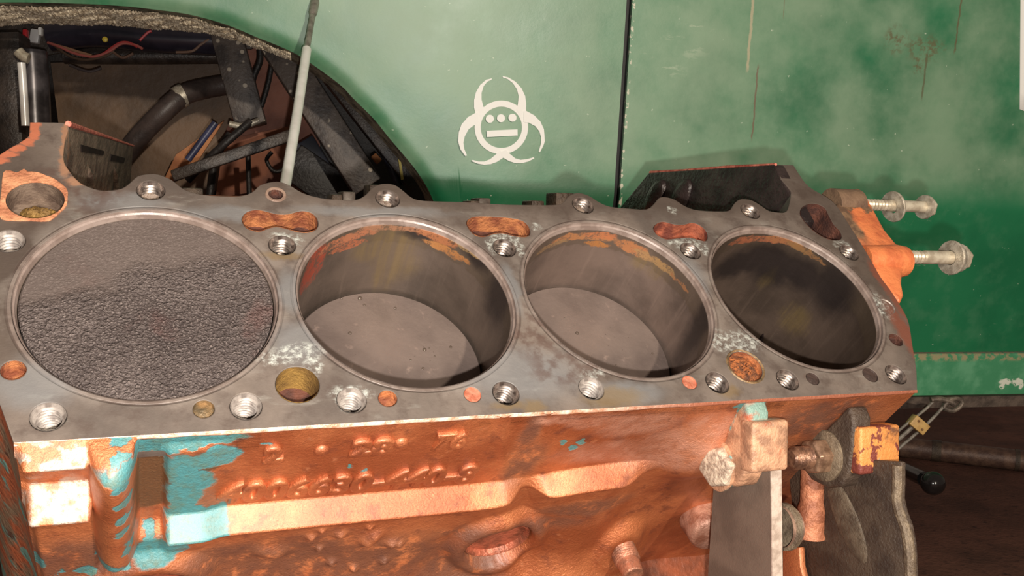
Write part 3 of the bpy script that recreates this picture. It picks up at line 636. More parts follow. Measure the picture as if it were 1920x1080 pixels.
# --- valley end walls
def slab(a, b, c, d, th, name, mat, parent=BLK, **k):
    """a thick quad wall, corners in order, thickness along th"""
    t = Vector(th); q = [Vector(p) for p in (a, b, c, d)]; return G().prism(q, [p + t for p in q]).build(name, mat, parent, **k)
XR = .2250
ra, rb_ = bx(1450, 309, XR), bx(1216, 324, XR + .004); rc = bx(1178, 398, XR + .004)
rc = rc + Vector((0, .02, -.03)); w5 = [ra, rb_, rc, Vector((XR, .030, -.10)), Vector((XR, .066, -.0025))]
wr = G().prism(w5, [p + Vector((.0095, 0, 0)) for p in w5]).build('valley_end_wall', BLACKIRON, BLK, bevel=.0010); tag(wr, 'black oily inner wall at right end of valley')
G().tube([ra + Vector((.002, .0, .0004)), ra.lerp(rb_, .33) + Vector((.002, 0, .0008)), ra.lerp(rb_, .7) + Vector((.002, 0, .0004)), rb_ + Vector((.002, 0, .0004))], [.0010, .0014, .0011, .0017], 8).build('highlight_bead', REDEDGE, wr)
for q in ((1224, 372), (1272, 372)):
    p_ = bx(*q, XR); G().lathe([(.016, -.003), (.0145, .001), (.010, .0030), (.005, .0040), (.0001, .0043)], 20, axisM(p_ + Vector((.001, 0, 0)), (-1, 0, 0)) @ Matrix.Diagonal((.7, 1.3, 1, 1))).build('casting_bump', BLACKIRON, wr)
# left one leans inward as it runs away from the deck tip
la = Vector((-.2225, .1180, 0)); 
def on_depth(px_, py_, d): return CB + rayB(px_, py_) * d
lb = on_depth(250, 274, .80); lc = on_depth(252, 352, .80); ld = on_depth(124, 352, .615)
dn_ = Vector((0, -.7071, -.7071)) * .11; ld = ld + dn_; lc = lb + (ld - la)
wl = slab(la, lb, lc, ld, (-.010, 0, 0), 'valley_end_wall', VALLEY, bevel=.0012); tag(wl, 'brown ribbed inner wall at left end of valley')
G().tube([la + Vector((0, 0, .0006)), la.lerp(lb, .5) + Vector((0, 0, .0008)), lb + Vector((0, 0, .0004))], [.0016, .0010, .0008], 8).build('highlight_bead', REDEDGE, wl)
nl = (lb - la).cross(ld - la).normalized()
if nl.dot(CB - la) < 0: nl = -nl
def on_lw(px_, py_): rv = rayB(px_, py_); return CB + rv * ((la - CB).dot(nl) / rv.dot(nl))
for q4 in ([(151, 271), (194, 283), (192, 291), (151, 284)], [(207, 289), (233, 296), (231, 305), (205, 301)]):
    G().prism([on_lw(*q) + nl * .0007 for q in q4], [on_lw(*q) - nl * .004 for q in q4]).build('cast_slot', simple('slot_shade', lin(44, 34, 30), lin(32, 26, 24), .8, 0, 60, 0, 0, .1), wl)  # dark block set in the wall paints in the slot's shade
for xq in (166, 214):
    G().tube([on_lw(xq, 305) - nl * .003, on_lw(xq, 325), on_lw(xq + 1, 356)], [.001, .0028, .0040], 12).build('casting_rib', VALLEY, wl)
# lifter-valley bosses peeping over the inner edge
for q0, q1, mt in (((640, 359), (664, 376), DECK), ((620, 364), (640, 378), VALLEY), ((894, 371), (916, 384), DECK), ((878, 376), (896, 384), VALLEY), ((1038, 361), (1072, 386), VALLEY), ((690, 346), (738, 372), VALLEY), ((340, 352), (380, 372), VALLEY), ((992, 376), (1016, 388), VALLEY)):
    def yray(q): d = rayW(*q); return CW + d * ((.316 - CW.y) / d.y)
    aw, bw = yray(q0), yray(q1)
    G().box((min(aw.x, bw.x), aw.y - .006, H + .02), (max(aw.x, bw.x), aw.y + .018, aw.z), MBI).build('valley_boss', mt, BLK, bevel=.0015)
# --- front flange at the right end with the round rib
fpx = [(1567, 384), (1580, 368), (1592, 356), (1606, 350), (1620, 357), (1632, 378), (1646, 404), (1660, 430), (1678, 452), (1694, 468), (1698, 486), (1694, 506), (1692, 530), (1696, 552), (1690, 566), (1674, 550), (1652, 520), (1622, 468), (1596, 427)]
lo_ = [Vector((*dk(*q, -.0025).xy, -.0025)) for q in fpx]
fo = G().prism(lo_, [p + Vector((0, -.004, -.05)) for p in lo_]).build('front_flange', FLANGE, BLK, bevel=.0025, seg=3); tag(fo, 'orange painted flange with dirt along the deck')
pa, pb = dk(1626, 468, -.003), dk(1699, 482, -.003)
G().tube([Vector((pa.x - .004, pb.y + .001, -.0085)), Vector((pb.x - .006, pb.y, -.0075)), Vector((pb.x + .0005, pb.y, -.0075))], [.0105, .0115, .0105], 24).build('bolt_boss', FLANGE, fo)
pc = dk(1600, 362, -.003)
G().tube([Vector((.2665, pc.y - .006, -.010)), Vector((.290, pc.y - .006, -.010))], [.012, .012], 24).build('bolt_boss', simple('dark_boss', lin(120, 96, 76), lin(84, 64, 52), .5), fo)

# ================================================================== pistons
def piston(i, depth, mat, label, drops=()):
    M = MB @ Matrix.Translation((BORES[i], 0, -depth))
    e = empty('piston', M @ Matrix.Translation((0, 0, -.055)), label, 'piston', 'pistons in the bores')
    r = .0544
    pr = [(r, -.0548), (r, -.0008), (r - .0008, 0)] + [(r * k / 14, .0) for k in range(13, 0, -1)] + [(.0001, 0)]
    o = G().lathe(pr, 128).build('piston_crown', mat, e, angle=40); o.location = (0, 0, .055)
    for z in (-.010, -.016):
        q = G().lathe([(r + .0003, z), (r + .0003, z - .002)], 96).build('piston_ring', ZINC_DULL, e); q.location = (0, 0, .055)
    for q, rr_ in drops:
        p = CB + rayB(*q) * ((-depth - CB.z) / rayB(*q).z)
        d = G().lathe([(rr_, 0), (rr_ * .9, rr_ * .45), (rr_ * .55, rr_ * .75), (.00005, rr_ * .85)], 14).build('oil_drop', DROP, e); d.location = (p.x - BORES[i], p.y, .055)
    return e
piston(0, .0032, PCRUST, 'piston with coarse grey carbon crust flush in the leftmost bore')
piston(1, .0605, PFILM, 'smooth brown piston with oil drops, halfway down second bore from the left', [((675, 560), .0014), ((683, 572), .0008), ((741, 578), .0009), ((640, 560), .0007), ((656, 625), .0011), ((796, 656), .0012), ((845, 651), .0009), ((804, 653), .0006), ((793, 691), .0008), ((815, 668), .0006), ((860, 600), .0006), ((770, 675), .0006)])
piston(2, .0560, PFILM, 'smooth brown piston halfway down third bore from the left', [((1082, 625), .0012), ((1058, 596), .0005), ((1223, 663), .0007), ((1155, 685), .0006), ((1135, 627), .0004)])

# ================================================================== mount bar, casting, bolts
def bthing(name, label, cat, group=None, origin=(0, 0, 0)):
    return empty(name, MB @ Matrix.Translation(origin), label, cat, group)
DN = Vector((0, -.7071, -.7071))                        # straight down, in block axes
bar_o = Vector((.1245, -.13, -.09))
E1 = bthing('mount_bar', 'flat grey steel bar hanging from left mount lug', 'steel bar', origin=bar_o)
i0, o0 = Vector((.1240, -.0785, -.0710)), Vector((.1240, -.1080, -.0275)); i1 = i0 + Vector((0, -.0424 * 3, -.0454 * 3)); o1 = o0 + Vector((0, -.0383 * 3.2, -.0319 * 3.2)); ot = o0 + Vector((0, .010, .0085)); it = i0 + Vector((0, .012, .013))
th_ = Vector((.0068, 0, 0)); L4 = [it, ot, o1, i1]
G().prism([p - bar_o for p in L4], [p + th_ - bar_o for p in L4]).build('bar_plate', BAR, E1, bevel=.0004, seg=1)
nrm = Vector((0, -.6, .3)).normalized() * .0005
G().prism([p + nrm - bar_o for p in (ot, o1, o1 + th_, ot + th_)], [p - nrm - bar_o for p in (ot, o1, o1 + th_, ot + th_)]).build('bar_edge', BAR_EDGE, E1, smooth=False)
# bushing tube passing through the bar towards the casting
bs = bthing('bushing_tube', 'dull round bushing between the grey bar and dark bracket', 'bushing', origin=bx(1460, 988, .1335))
G().lathe([(.0112, 0), (.0112, .008)], 36, axisM((0, 0, 0), (1, 0, -.10)), cap0=False).build('tube_shell', simple('worn_bushing', lin(158, 128, 110), lin(112, 88, 76), .4, .3, 120, 600, .0006), bs)
G().lathe([(.0112, .002), (.0128, .0025), (.0128, .0055), (.0112, .006), (.0001, .006)], 36, axisM((0, 0, 0), (1, 0, -.10))).build('tube_collar', GREASE_RIM, bs)
# dark cast bracket on the right
E2 = bthing('cast_bracket', 'dark greasy cast bracket with raised right rim under right lug', 'bracket', origin=(.2, -.13, -.09)); ORG = Vector((.2, -.13, -.09))
XC = .197
cp = [(1478, 880), (1600, 860), (1690, 866), (1690, 905), (1689, 935), (1694, 958), (1704, 985), (1711, 1020), (1714, 1085), (1716, 1200), (1560, 1240), (1512, 1105), (1500, 1062), (1488, 1000)]
cl = [bx(*q, XC) - ORG for q in cp]
plate = G().prism(cl, [p + Vector((.0035, 0, 0)) for p in cl]).build('bracket_plate', GREASE, E2, bevel=.001)
rim = [bx(*q, XC - .0002) - ORG for q in [(1683, 872), (1683, 905), (1682, 936), (1687, 960), (1697, 988), (1704, 1022), (1707, 1085), (1709, 1180)]]
G().tube(catmull(rim, 4, False), .0030, 10).build('bracket_rim', GREASE_RIM, E2)
rb1 = [bx(*q, XC - .004) - ORG for q in [(1524, 880), (1523, 930), (1521, 975), (1519, 1005)]]
G().tube(catmull(rb1, 4, False), [.0072] * 6 + [.0085] * 5 + [.0095] * 2, 14).build('bracket_rib', simple('pink_orange_rib', lin(196, 128, 94), lin(140, 84, 60), .45, .15, 90, 500, .0012), E2)
wc = bx(1588, 975, XC) - ORG; wd_ = (bx(1612, 1040, XC) - bx(1560, 915, XC)).normalized(); wn = Vector((-1, 0, 0)); wt_ = wd_.cross(wn)
Mw = Matrix((wt_, wd_, wn)).transposed().to_4x4(); Mw.translation = wc
G().lathe([(math.cos(a), math.sin(a)) for a in np.linspace(-.3, 1.5, 10)] + [(.001, 1.0)], 28, Mw @ Matrix.Diagonal((.0095, .026, .0016, 1))).build('bracket_web', simple('worn_casting_web', lin(108, 94, 78), lin(82, 70, 58), .5, .15, 120, 500, .001), E2)
ft = [bx(*q, XC - .006) - ORG for q in [(1466, 1026), (1498, 1026), (1500, 1062), (1512, 1110), (1520, 1180), (1466, 1180)]]
G().prism(ft, [p + Vector((.005, 0, 0)) for p in ft]).build('bracket_foot', COPPER_PLAIN, E2, bevel=.0015)
# rounded bolt head on the first lug
def hexhead(g, p, ax, r, h, M0=None):
    M = axisM(p, ax); pts = [Vector((r * math.cos(math.pi / 3 * k), r * math.sin(math.pi / 3 * k), 0)) for k in range(6)]
    a = [M @ q for q in pts]; b = [M @ (q + Vector((0, 0, h * .8))) for q in pts]; c = [M @ (q * .86 + Vector((0, 0, h))) for q in pts]; n = 6
    f = [(i, (i + 1) % n, n + (i + 1) % n, n + i) for i in range(n)] + [(n + i, n + (i + 1) % n, 2 * n + (i + 1) % n, 2 * n + i) for i in range(n)] + [tuple(range(12, 18)), tuple(range(5, -1, -1))]
    return g.add(a + b + c, f)
b1 = bthing('hex_bolt', 'pale worn hex bolt head in the left mount lug', 'bolt', 'mount lug bolts', bx(1356, 873, .1105))
WORN = simple('pale_worn_bolt', lin(206, 190, 168), lin(150, 132, 116), .5, .2, 260, 500, .0012)
hexhead(G(), (0, 0, 0), (-1, -.22, .22), .0118, .0085).build('bolt_head', WORN, b1, bevel=.0007)
b2 = bthing('stud_nut', 'brown hex nut on threaded stud through the right mount lug', 'nut', 'mount lug bolts', (.186, -.0853, -.0470))
NUTM = simple('brown_steel_nut', lin(160, 128, 104), lin(110, 84, 66), .32, .5, 160, 500, .0004)
hexhead(G(), (-.0022, 0, 0), (-1, 0, 0), .0108, .0095).build('nut', NUTM, b2, bevel=.0006)
pr = [(.0068, 0)]
for k in range(8): z = .0004 + k * .00165; pr += [(.0068, z), (.0059, z + .0008)]
pr += [(.0056, .0140), (.0046, .0150), (.0001, .0150)]
G().lathe(pr, 28, axisM((-.010, 0, 0), (-1, 0, 0))).build('stud_thread', simple('brown_stud', lin(146, 108, 84), lin(96, 68, 54), .35, .5, 200, 500, .0004), b2, angle=30)
G().lathe([(.0150, 0), (.0150, .0018), (.0142, .0024), (.006, .0024), (.0001, .0024)], 40, axisM((0, 0, 0), (-1, 0, 0))).build('nut_washer', GREASE_RIM, b2, angle=40)
# long bolts out of the flange
def long_bolt(name_label, start, length, head_r, r, group, flip):
    e = bthing('flange_bolt', name_label, 'bolt', group, start)
    G().lathe([(r, .016), (r * 1.03, .017), (r * 1.03, length)], 28, axisM((0, 0, 0), (1, 0, 0))).build('shank', ZINC, e)
    pr = []
    for k in range(9): z = -.012 + k * .0031; pr += [(r, z), (r * .84, z + .0015)]
    pr = [(r * .84, -.012)] + pr + [(r, .0165)]
    G().lathe(pr, 28, axisM((0, 0, 0), (1, 0, 0))).build('thread', ZINC, e, angle=30)
    hexhead(G(), (length + .0015, 0, 0), (1, 0, 0), head_r, r * 1.35).build('bolt_head', ZINC, e, bevel=.0005)
    G().lathe([(r, length - .0004), (head_r * 1.10, length - .0002), (head_r * 1.12, length + .0022), (r, length + .0024)], 36, axisM((0, 0, 0), (1, 0, 0))).build('head_collar', ZINC_DULL, e, angle=40)
    return e
FX = .290
def xline_len(px0, px1, p):
    """length along x so that the bolt reaches image column px1"""
    best = None
    for k in range(400):
        L_ = .0005 * k; q = RB3.inverted() @ (Vector(p) + Vector((L_, 0, 0)) - CB); u = 960 + F_PX * q.x / -q.z
        if best is None or abs(u - px1) < best[0]: best = (abs(u - px1), L_)
    return best[1]
s1 = dk(1634, 384, -.010); s1.x -= .001; s2 = dk(1698, 482, -.0075)
l1 = xline_len(0, 1731, s1); l2 = xline_len(0, 1793, s2)
long_bolt('zinc flange bolt at upper right with loose washer halfway along', s1, l1, .0080, .0042, 'flange bolts', 0)
long_bolt('zinc flange bolt at lower right with washer against its head', s2, l2, .0090, .0047, 'flange bolts', 0)
def washer(label, p, ax, ro, ri, t):
    e = bthing('washer', label, 'washer', 'flange bolt washers', p)
    G().lathe([(ri, 0), (ro * .97, 0), (ro, t * .25), (ro, t * .75), (ro * .97, t), (ri, t), (ri, 0)], 48, axisM((0, 0, 0), ax)).build('washer_disc', ZINC_DULL, e, angle=40)
lw1 = xline_len(0, 1673, s1); lw2 = xline_len(0, 1781, s2)
washer('flat washer loose on middle of the upper flange bolt', s1 + Vector((lw1, -.0008, -.0004)), (1, .12, .10), .0114, .0048, .0020)
washer('flat washer near head of the lower flange bolt', s2 + Vector((lw2, 0, 0)), (1, -.02, .02), .0122, .0053, .0022)

# ================================================================== CAR
PSI = math.radians(12)
fwd = CR @ Vector((0, 0, -1)); fh = Vector((fwd.x, fwd.y, 0)).normalized(); rh = Vector((fh.y, -fh.x, 0))
ax = (rh * math.cos(PSI) + fh * math.sin(PSI)).normalized(); ay = Vector((-ax.y, ax.x, 0))
ref = dep(960, 300, 1.17)
MC = Matrix((ax, ay, Vector((0, 0, 1)))).transposed().to_4x4(); MC.translation = (ref.x, ref.y, 0); MCI = MC.inverted()
CAR = empty('car', MC, 'dark green car with scuffed fender and door behind the engine', 'car')
cam_c = MCI @ CW
def car_plane(x, y, dy=0.0):
    d = MCI.to_3x3() @ rayW(x, y); return cam_c + d * ((dy - cam_c.y) / d.y)
ZC = car_plane(1300, 374).z
def prof_y(z):
    """body side: leans out slightly above the crease, tucks under below it"""
    z = np.asarray(z, float); up = -.10 * (z - ZC); dn = .30 * (ZC - z); k = .010
    t = ss(-k, k, z - ZC); return dn * (1 - t) + up * t
def cpt(x, y, off=0.0):
    dy = 0.0
    for _ in range(12): p = car_plane(x, y, dy + off); dy = float(prof_y(p.z))
    return p
def dpt(x, y, d):  # car local point at fixed depth behind the panel plane
    return car_plane(x, y, d)
ARCH_PX = [(-476, 640), (-462, 480), (-425, 330), (-345, 180), (-250, 90), (-160, 40), (-60, 10), (0, 3), (111, 4), (222, 9), (296, 17), (352, 25), (407, 39), (444, 52), (481, 68), (519, 83), (556, 100), (593, 124), (640, 159), (665, 185), (702, 222), (732, 259), (761, 293), (784, 322), (806, 358), (822, 400), (835, 460), (842, 540), (846, 640)]
ARCH = catmull([cpt(*q) for q in ARCH_PX], 8, False)
arx = np.array([p.x for p in ARCH]); arz = np.array([p.z for p in ARCH]); o_ = np.argsort(arx); arx, arz = arx[o_], arz[o_]
gapL = cpt(1162, 200).x; gapR = cpt(1173, 200).x
seam = cpt(1850, 664); ZS = seam.z; ZTOP = cpt(960, -260).z
def mat_green():
    m = NT('green_paint'); d1 = m.distort(.006, 40, 4); d2 = m.distort(.0025, 90, 4); p = m.sep(d2); pr = m.sep(m.P)
    big = m.noise(7, 5, .55); mid = m.noise(26, 6, .6); fine = m.noise(240, 6, .7)
    c = m.mix(m.map(big, .35, .65), lin(24, 112, 74), lin(34, 126, 84))
    c = m.mix(m.math('MULTIPLY', m.map(mid, .46, .7), .35), c, lin(86, 146, 110))
    # dusty film plus flash glare of the upper panels, both put into the colour
    dust_glare = m.math('MULTIPLY', m.map(pr[2], ZC - .004, ZC + .05), m.map(m.noise(9, 6, .6), .2, .7))
    c = m.mix(m.math('MULTIPLY', dust_glare, .62), c, lin(158, 184, 154))
    scr = m.noise(60, 5, .7, m.scalev(m.P, (.14, 1, 1)), 1.2); sc2 = m.noise(80, 4, .7, m.scalev(m.P, (1, 1, .3)), 2.0)
    sm = m.math('MULTIPLY', m.math('MAXIMUM', m.map(scr, .66, .74), m.map(sc2, .68, .76)), m.map(m.noise(5, 4), .42, .6))
    c = m.mix(m.math('MULTIPLY', sm, .4), c, lin(170, 196, 168))
    chip = m.map(m.noise(150, 3, .5), .74, .76); c = m.mix(m.math('MULTIPLY', chip, .8), c, lin(196, 214, 190))
    # paint chips along the door gap
    gch = m.math('MULTIPLY', m.map(m.math('ABSOLUTE', m.math('SUBTRACT', pr[0], gapR + .0015)), .0032, .0015), m.map(m.noise(130, 4), .56, .6))
    c = m.mix(gch, c, lin(214, 212, 190))
    # runs of rust and dried drips
    for x0, y0, y1, wd, col in ((1409, -60, 140, .0026, (196, 184, 152)), (1415, 130, 268, .0016, (118, 84, 66)), (1733, 105, 192, .0020, (96, 92, 62)), (1798, -40, 105, .0018, (108, 88, 60)), (1470, 0, 40, .001, (120, 120, 90))):
        a, b = cpt(x0, y1), cpt(x0, y0); c = m.mix(m.math('MULTIPLY', line_mask(m, p, (a.x + b.x) / 2, a.z, b.z, wd), .75), c, lin(*col))
    spl = m.blobs([(cpt(*q), (a, 1, b)) for q, a, b in [((1735, 90), .028, .016), ((1680, 75), .016, .018), ((1722, 120), .008, .014)]], d1, .5)
    c = m.mix(m.math('MULTIPLY', spl, m.map(m.noise(110, 6, .7), .46, .6, 0, .8)), c, lin(104, 96, 64))
    whit = m.math('MULTIPLY', m.blobs([(cpt(*q), (a, 1, b)) for q, a, b in [((1425, 62), .02, .004), ((1740, 420), .004, .012), ((1740, 500), .016, .003), ((1780, 400), .01, .003), ((1290, 60), .03, .03), ((1240, 120), .03, .02), ((1600, 500), .03, .02)]], d1, .5), m.map(m.noise(90, 5, .7, m.scalev(m.P, (.3, 1, 1))), .56, .66))
    c = m.mix(m.math('MULTIPLY', whit, .5), c, lin(190, 206, 180))
    ro = m.map(dust_glare, 0, 1, .36, .50, False)
    m.set(col=c, rough=ro, spec=1.0, nor=m.bump(m.noise(9, 3), .004, .25, m.bump(fine, .0002, .5)))
    return m.m
GREEN = mat_green()
def panel(name, x0, x1, zlo, nxx, nzz, label):
    v = []; f = []
    for i in range(nxx + 1):
        x = x0 + (x1 - x0) * i / nxx; lo = zlo(x)
        for j in range(nzz + 1):
            t = j / nzz; z = lo + (ZTOP - lo) * t
            # gentle rolled lip near the wheel arch
            y = float(prof_y(z)); v.append((x, y, z))
    if name == 'fender_panel':
        A2 = np.array([(p.x, p.z) for p in ARCH]); V2 = np.array(v)
        dd = np.sqrt(((V2[:, None, (0, 2)] - A2[None]) ** 2).sum(-1)).min(1); V2[:, 1] += .011 * np.exp(-(dd / .007) ** 1.5) + .010 * np.exp(-(dd / .06) ** 2); v = V2.tolist()
    k = nzz + 1
    f = [(i * k + j, (i + 1) * k + j, (i + 1) * k + j + 1, i * k + j + 1) for i in range(nxx) for j in range(nzz)]
    o = mk(name, v, f, GREEN, CAR); tag(o, label)
    s = o.modifiers.new('thick', 'SOLIDIFY'); s.thickness = .006; s.offset = -1
    es = o.modifiers.new('crisp', 'EDGE_SPLIT'); es.split_angle = math.radians(50)
    for pz in o.data.polygons: 
        if pz.normal.y > 0: o.data.flip_normals(); break
    return o
def zfender(x): return max(ZS + .004, float(np.interp(x, arx, arz))) if arx[0] < x < arx[-1] else ZS + .004
fender = panel('fender_panel', arx[0] - .25, gapL, zfender, 460, 70, 'green fender with wheel arch')
door = panel('door_panel', gapR, gapR + 1.0, lambda x: ZS + .004, 40, 90, 'green door with rust drips')
# black backing strip that paints in the shade of the door gap
v = []; 
for j in range(31):
    z = ZS + (ZTOP - ZS) * j / 30; y = float(prof_y(z)) + .012; v += [(gapL - .012, y, z), (gapR + .012, y, z)]
mk('gap_backing', v, [(2 * j, 2 * j + 1, 2 * j + 3, 2 * j + 2) for j in range(30)], simple('gap_shade_black', lin(20, 20, 22), lin(12, 12, 14), .5, 0, 60, 0, 0), CAR)
# rocker below the seam
ZR = cpt(1850, 742).z; yS = float(prof_y(ZS))
sec = [(yS + .020, ZS + .004), (yS - .001, ZS + .001), (yS - .005, ZS - .004), (yS - .003, ZS - .03), (yS + .002, ZR + .006), (yS + .020, ZR), (yS + .028, ZR - .002)]
def xstrip(name, sec, x0, x1, mat, parent=CAR, n=40, **kw):
    v = [(x0 + (x1 - x0) * i / n, *q) for i in range(n + 1) for q in sec]; k = len(sec)
    return G().add(v, [(i * k + j, (i + 1) * k + j, (i + 1) * k + j + 1, i * k + j + 1) for i in range(n) for j in range(k - 1)]).build(name, mat, parent, **kw)
m_ = NT('rocker_green'); n_ = m_.noise(30, 6); c_ = m_.mix(m_.map(n_, .4, .65), lin(74, 150, 108), lin(104, 172, 132)); wb = m_.blobs([(cpt(*q), (a, 1, b)) for q, a, b in [((1872, 714), .010, .006), ((1895, 712), .010, .006), ((1865, 722), .006, .004), ((1902, 720), .004, .006)]], m_.distort(.006, 90), .2)
c_ = m_.mix(m_.math('MULTIPLY', wb, m_.map(m_.noise(120, 4), .4, .46)), c_, lin(232, 238, 222)); ps = m_.sep(m_.P)[2]
c_ = m_.mix(m_.math('MULTIPLY', m_.map(ps, ZS - .012, ZS - .006), m_.map(m_.noise(120, 5), .4, .55)), c_, lin(166, 158, 122))
m_.set(col=c_, rough=.4, spec=.6, nor=m_.bump(m_.noise(240, 5), .0003))
rk = xstrip('rocker_panel', sec, cpt(1300, 664).x, gapR + 1.0, m_.m)
sec = [(yS + .026, ZR - .001), (yS + .030, ZR - .020), (yS + .10, ZR - .024), (yS + .5, ZR - .02)]
xstrip('floor_pan', sec, cpt(1000, 664).x, gapR + 1.0, simple('grey_underbody', lin(112, 98, 88), lin(76, 66, 60), .7, 0, 60, 300, .001))
# --- decal
def crop(q): return (820 + q[0] / 5.142, 120 + q[1] / 5.142)
def dec(q, off=-.0012): p = cpt(*crop(q)); return (p.x, p.z)
horns = [[(523,140),(470,152),(410,205),(370,275),(353,350),(353,420),(365,475),(420,500),(455,440),(440,405),(425,340),(425,280),(445,215),(480,172),(521,152)],
 [(628,118),(680,130),(750,170),(810,235),(845,310),(856,390),(852,460),(800,500),(760,440),(775,385),(782,310),(765,245),(725,185),(675,146),(629,131)],
 [(390,462),(365,472),(290,515),(230,585),(205,660),(198,745),(222,825),(268,888),(284,882),(258,820),(250,760),(262,700),(300,630),(357,588),(400,560)],
 [(830,445),(858,455),(930,495),(990,555),(1025,630),(1034,745),(1018,790),(986,852),(973,846),(994,775),(998,710),(980,650),(940,600),(878,567),(830,560)],
 [(632,905),(570,945),(510,967),(450,973),(390,962),(330,938),(336,925),(395,940),(450,940),(505,920),(562,872),(600,835),(660,850)],
 [(630,904),(690,938),(750,957),(810,957),(870,942),(931,912),(924,900),(865,918),(800,925),(750,912),(694,866),(660,830),(600,850)]]
WHITE = NT('white_vinyl').set(col=lin(252, 252, 248), rough=.5).m
def flat_decal(loops_list, name, mat, parent, thick=.0002, off=.0006):
    g = G(); lift = []
    for li, loops in enumerate(loops_list):
        me = fill2d([[dec(q) for q in lp] for lp in loops], 0, 0)
        lift += [.00025 * li] * len(me.vertices); g.add([(v.co.x, 0, v.co.y) for v in me.vertices], [tuple(p.vertices) for p in me.polygons]); bpy.data.meshes.remove(me)
    g.v = [Vector((p.x, float(prof_y(p.z)) - off - l_, p.z)) for p, l_ in zip(g.v, lift)]
    o = g.build(name, mat, parent, smooth=False); s = o.modifiers.new('thick', 'SOLIDIFY'); s.thickness = thick; s.offset = 0
    return o
cc = (616, 611)
shapes = [[circle(cc, 258, 64), circle(cc, 199, 64)]] + [[[q for q in h]] for h in horns] + [[circle(c_, 39, 28)] for c_ in ((503, 530), (610, 525), (720, 520))] + [[[(470, 646), (768, 632), (769, 692), (473, 707)]]]
dc = flat_decal(shapes, 'decal', WHITE, fender); tag(dc, 'white biohazard ring decal with three dots and a bar')
# --- sticker at the right edge of the picture
st = [(1913, -60), (2060, -60), (2060, 262), (1911, 205)]; st2 = [(1920, -60), (2052, -60), (2052, 250), (1919, 198)]
def quadpatch(px4, off, name, mat, parent):
    ps_ = [cpt(*q) for q in px4]; g = G(); n = 8; v = []
    for i in range(n + 1):
        for j in range(n + 1):
            a = ps_[0].lerp(ps_[1], i / n); b = ps_[3].lerp(ps_[2], i / n); q = a.lerp(b, j / n); v.append((q.x, float(prof_y(q.z)) - off, q.z))
    o = g.add(v, [(i * (n + 1) + j, (i + 1) * (n + 1) + j, (i + 1) * (n + 1) + j + 1, i * (n + 1) + j + 1) for i in range(n) for j in range(n)]).build(name, mat, parent); s = o.modifiers.new('thick', 'SOLIDIFY'); s.thickness = .0005; s.offset = 0; return o
quadpatch(st, .0008, 'sticker', WHITE, door); quadpatch(st2, .0014, 'sticker_print', NT('dark_print').set(col=lin(60, 62, 70), rough=.5).m, door)
# --- wheel arch flange with crumbling undercoat
v = []; nA = len(ARCH); rows = 7
for i, p in enumerate(ARCH):
    q = ARCH[min(i + 1, nA - 1)] - ARCH[max(i - 1, 0)]; nn = Vector((q.z, 0, -q.x)).normalized()
    if nn.z > 0: nn = -nn
    for r in range(rows): t = r / (rows - 1); v.append(p + Vector((0, .001 + .05 * t, 0)) + nn * (.001 + .003 * t))
fz = [(i * rows + r, (i + 1) * rows + r, (i + 1) * rows + r + 1, i * rows + r + 1) for i in range(nA - 1) for r in range(rows - 1)]
o = G().add(v, fz).build('arch_flange', simple('dirty_flange', lin(160, 150, 126), lin(92, 84, 70), .7, 0, 70, 300, .001), CAR)
CA = catmull([cpt(*q) for q in ARCH_PX], 40, False); endx = cpt(545, 96).x; CA = [p for p in CA if cpt(-330, 100).x < p.x < endx]
rows = 26; v = []; random.seed(11)
hn = rng.random((len(CA), rows)); 
for i, p in enumerate(CA):
    fadee = min(1, (endx - p.x) / .16) 
    for r in range(rows): 
        t = r / (rows - 1); d_ = -.002 + .085 * t * (.35 + .65 * fadee)
        lump = .0020 * hn[i, r] + .003 * math.sin(i * .11 + r * .5) * math.sin(r * .9) 
        v.append(p + Vector((0, .004 + d_, -.004 - lump - .006 * math.sin(t * 3.1) * fadee)))
cr = G().add(v, [(i * rows + r, (i + 1) * rows + r, (i + 1) * rows + r + 1, i * rows + r + 1) for i in range(len(CA) - 1) for r in range(rows - 1)]).build('undercoat_crust', simple('tan_undercoat', lin(240, 226, 200), lin(170, 152, 128), .9, 0, 200, 420, .004, .1), CAR, smooth=False)
# --- what shows inside the wheel well
DARK = simple('plain_black', lin(40, 34, 32), lin(24, 20, 20), .5, 0, 30, 200, .001)
DARKPAINT = simple('worn_black_paint', lin(70, 60, 54), lin(40, 34, 32), .42, .1, 40, 300, .0008)
TAN = simple('tan_inner_panel', lin(124, 98, 76), lin(86, 68, 54), .6, 0, 8, 60, .002)
PINK = simple('primer_red_panel', lin(146, 94, 76), lin(108, 64, 50), .65, 0, 14, 80, .002)
ORANGEP = simple('orange_rust_panel', lin(206, 138, 84), lin(170, 104, 62), .6, 0, 20, 80, .001)
RUBBER = simple('black_hose_rubber', lin(74, 62, 58), lin(52, 44, 42), .45, 0, 40, 200, .0006)
SPECK = NT('speckled_frame'); _s = SPECK; _c = _s.mix(_s.map(_s.noise(30, 5), .4, .6), lin(86, 76, 70), lin(56, 48, 46)); _v = _s.voro(70); _c = _s.mix(_s.math('MULTIPLY', _s.map(_v, .26, .18), _s.map(_s.noise(16, 3), .46, .52)), _c, lin(176, 164, 148)); _s.set(col=_c, rough=.5, nor=_s.bump(_s.noise(200, 5), .001)); SPECK = SPECK.m
def poly_panel(name, px, d, mat, th=.006, parent=CAR):
    a = [dpt(*q, d) for q in px]; return G().prism(a, [p + Vector((0, th, 0)) for p in a]).build(name, mat, parent, smooth=False)
def ctube(name, pts, r, mat, parent=CAR, seg=12, k=6, label=None):
    P = catmull([dpt(q[0], q[1], q[2]) for q in pts], k, False); o = G().tube(P, r, seg).build(name, mat, parent)
    if label: tag(o, label)
    return o
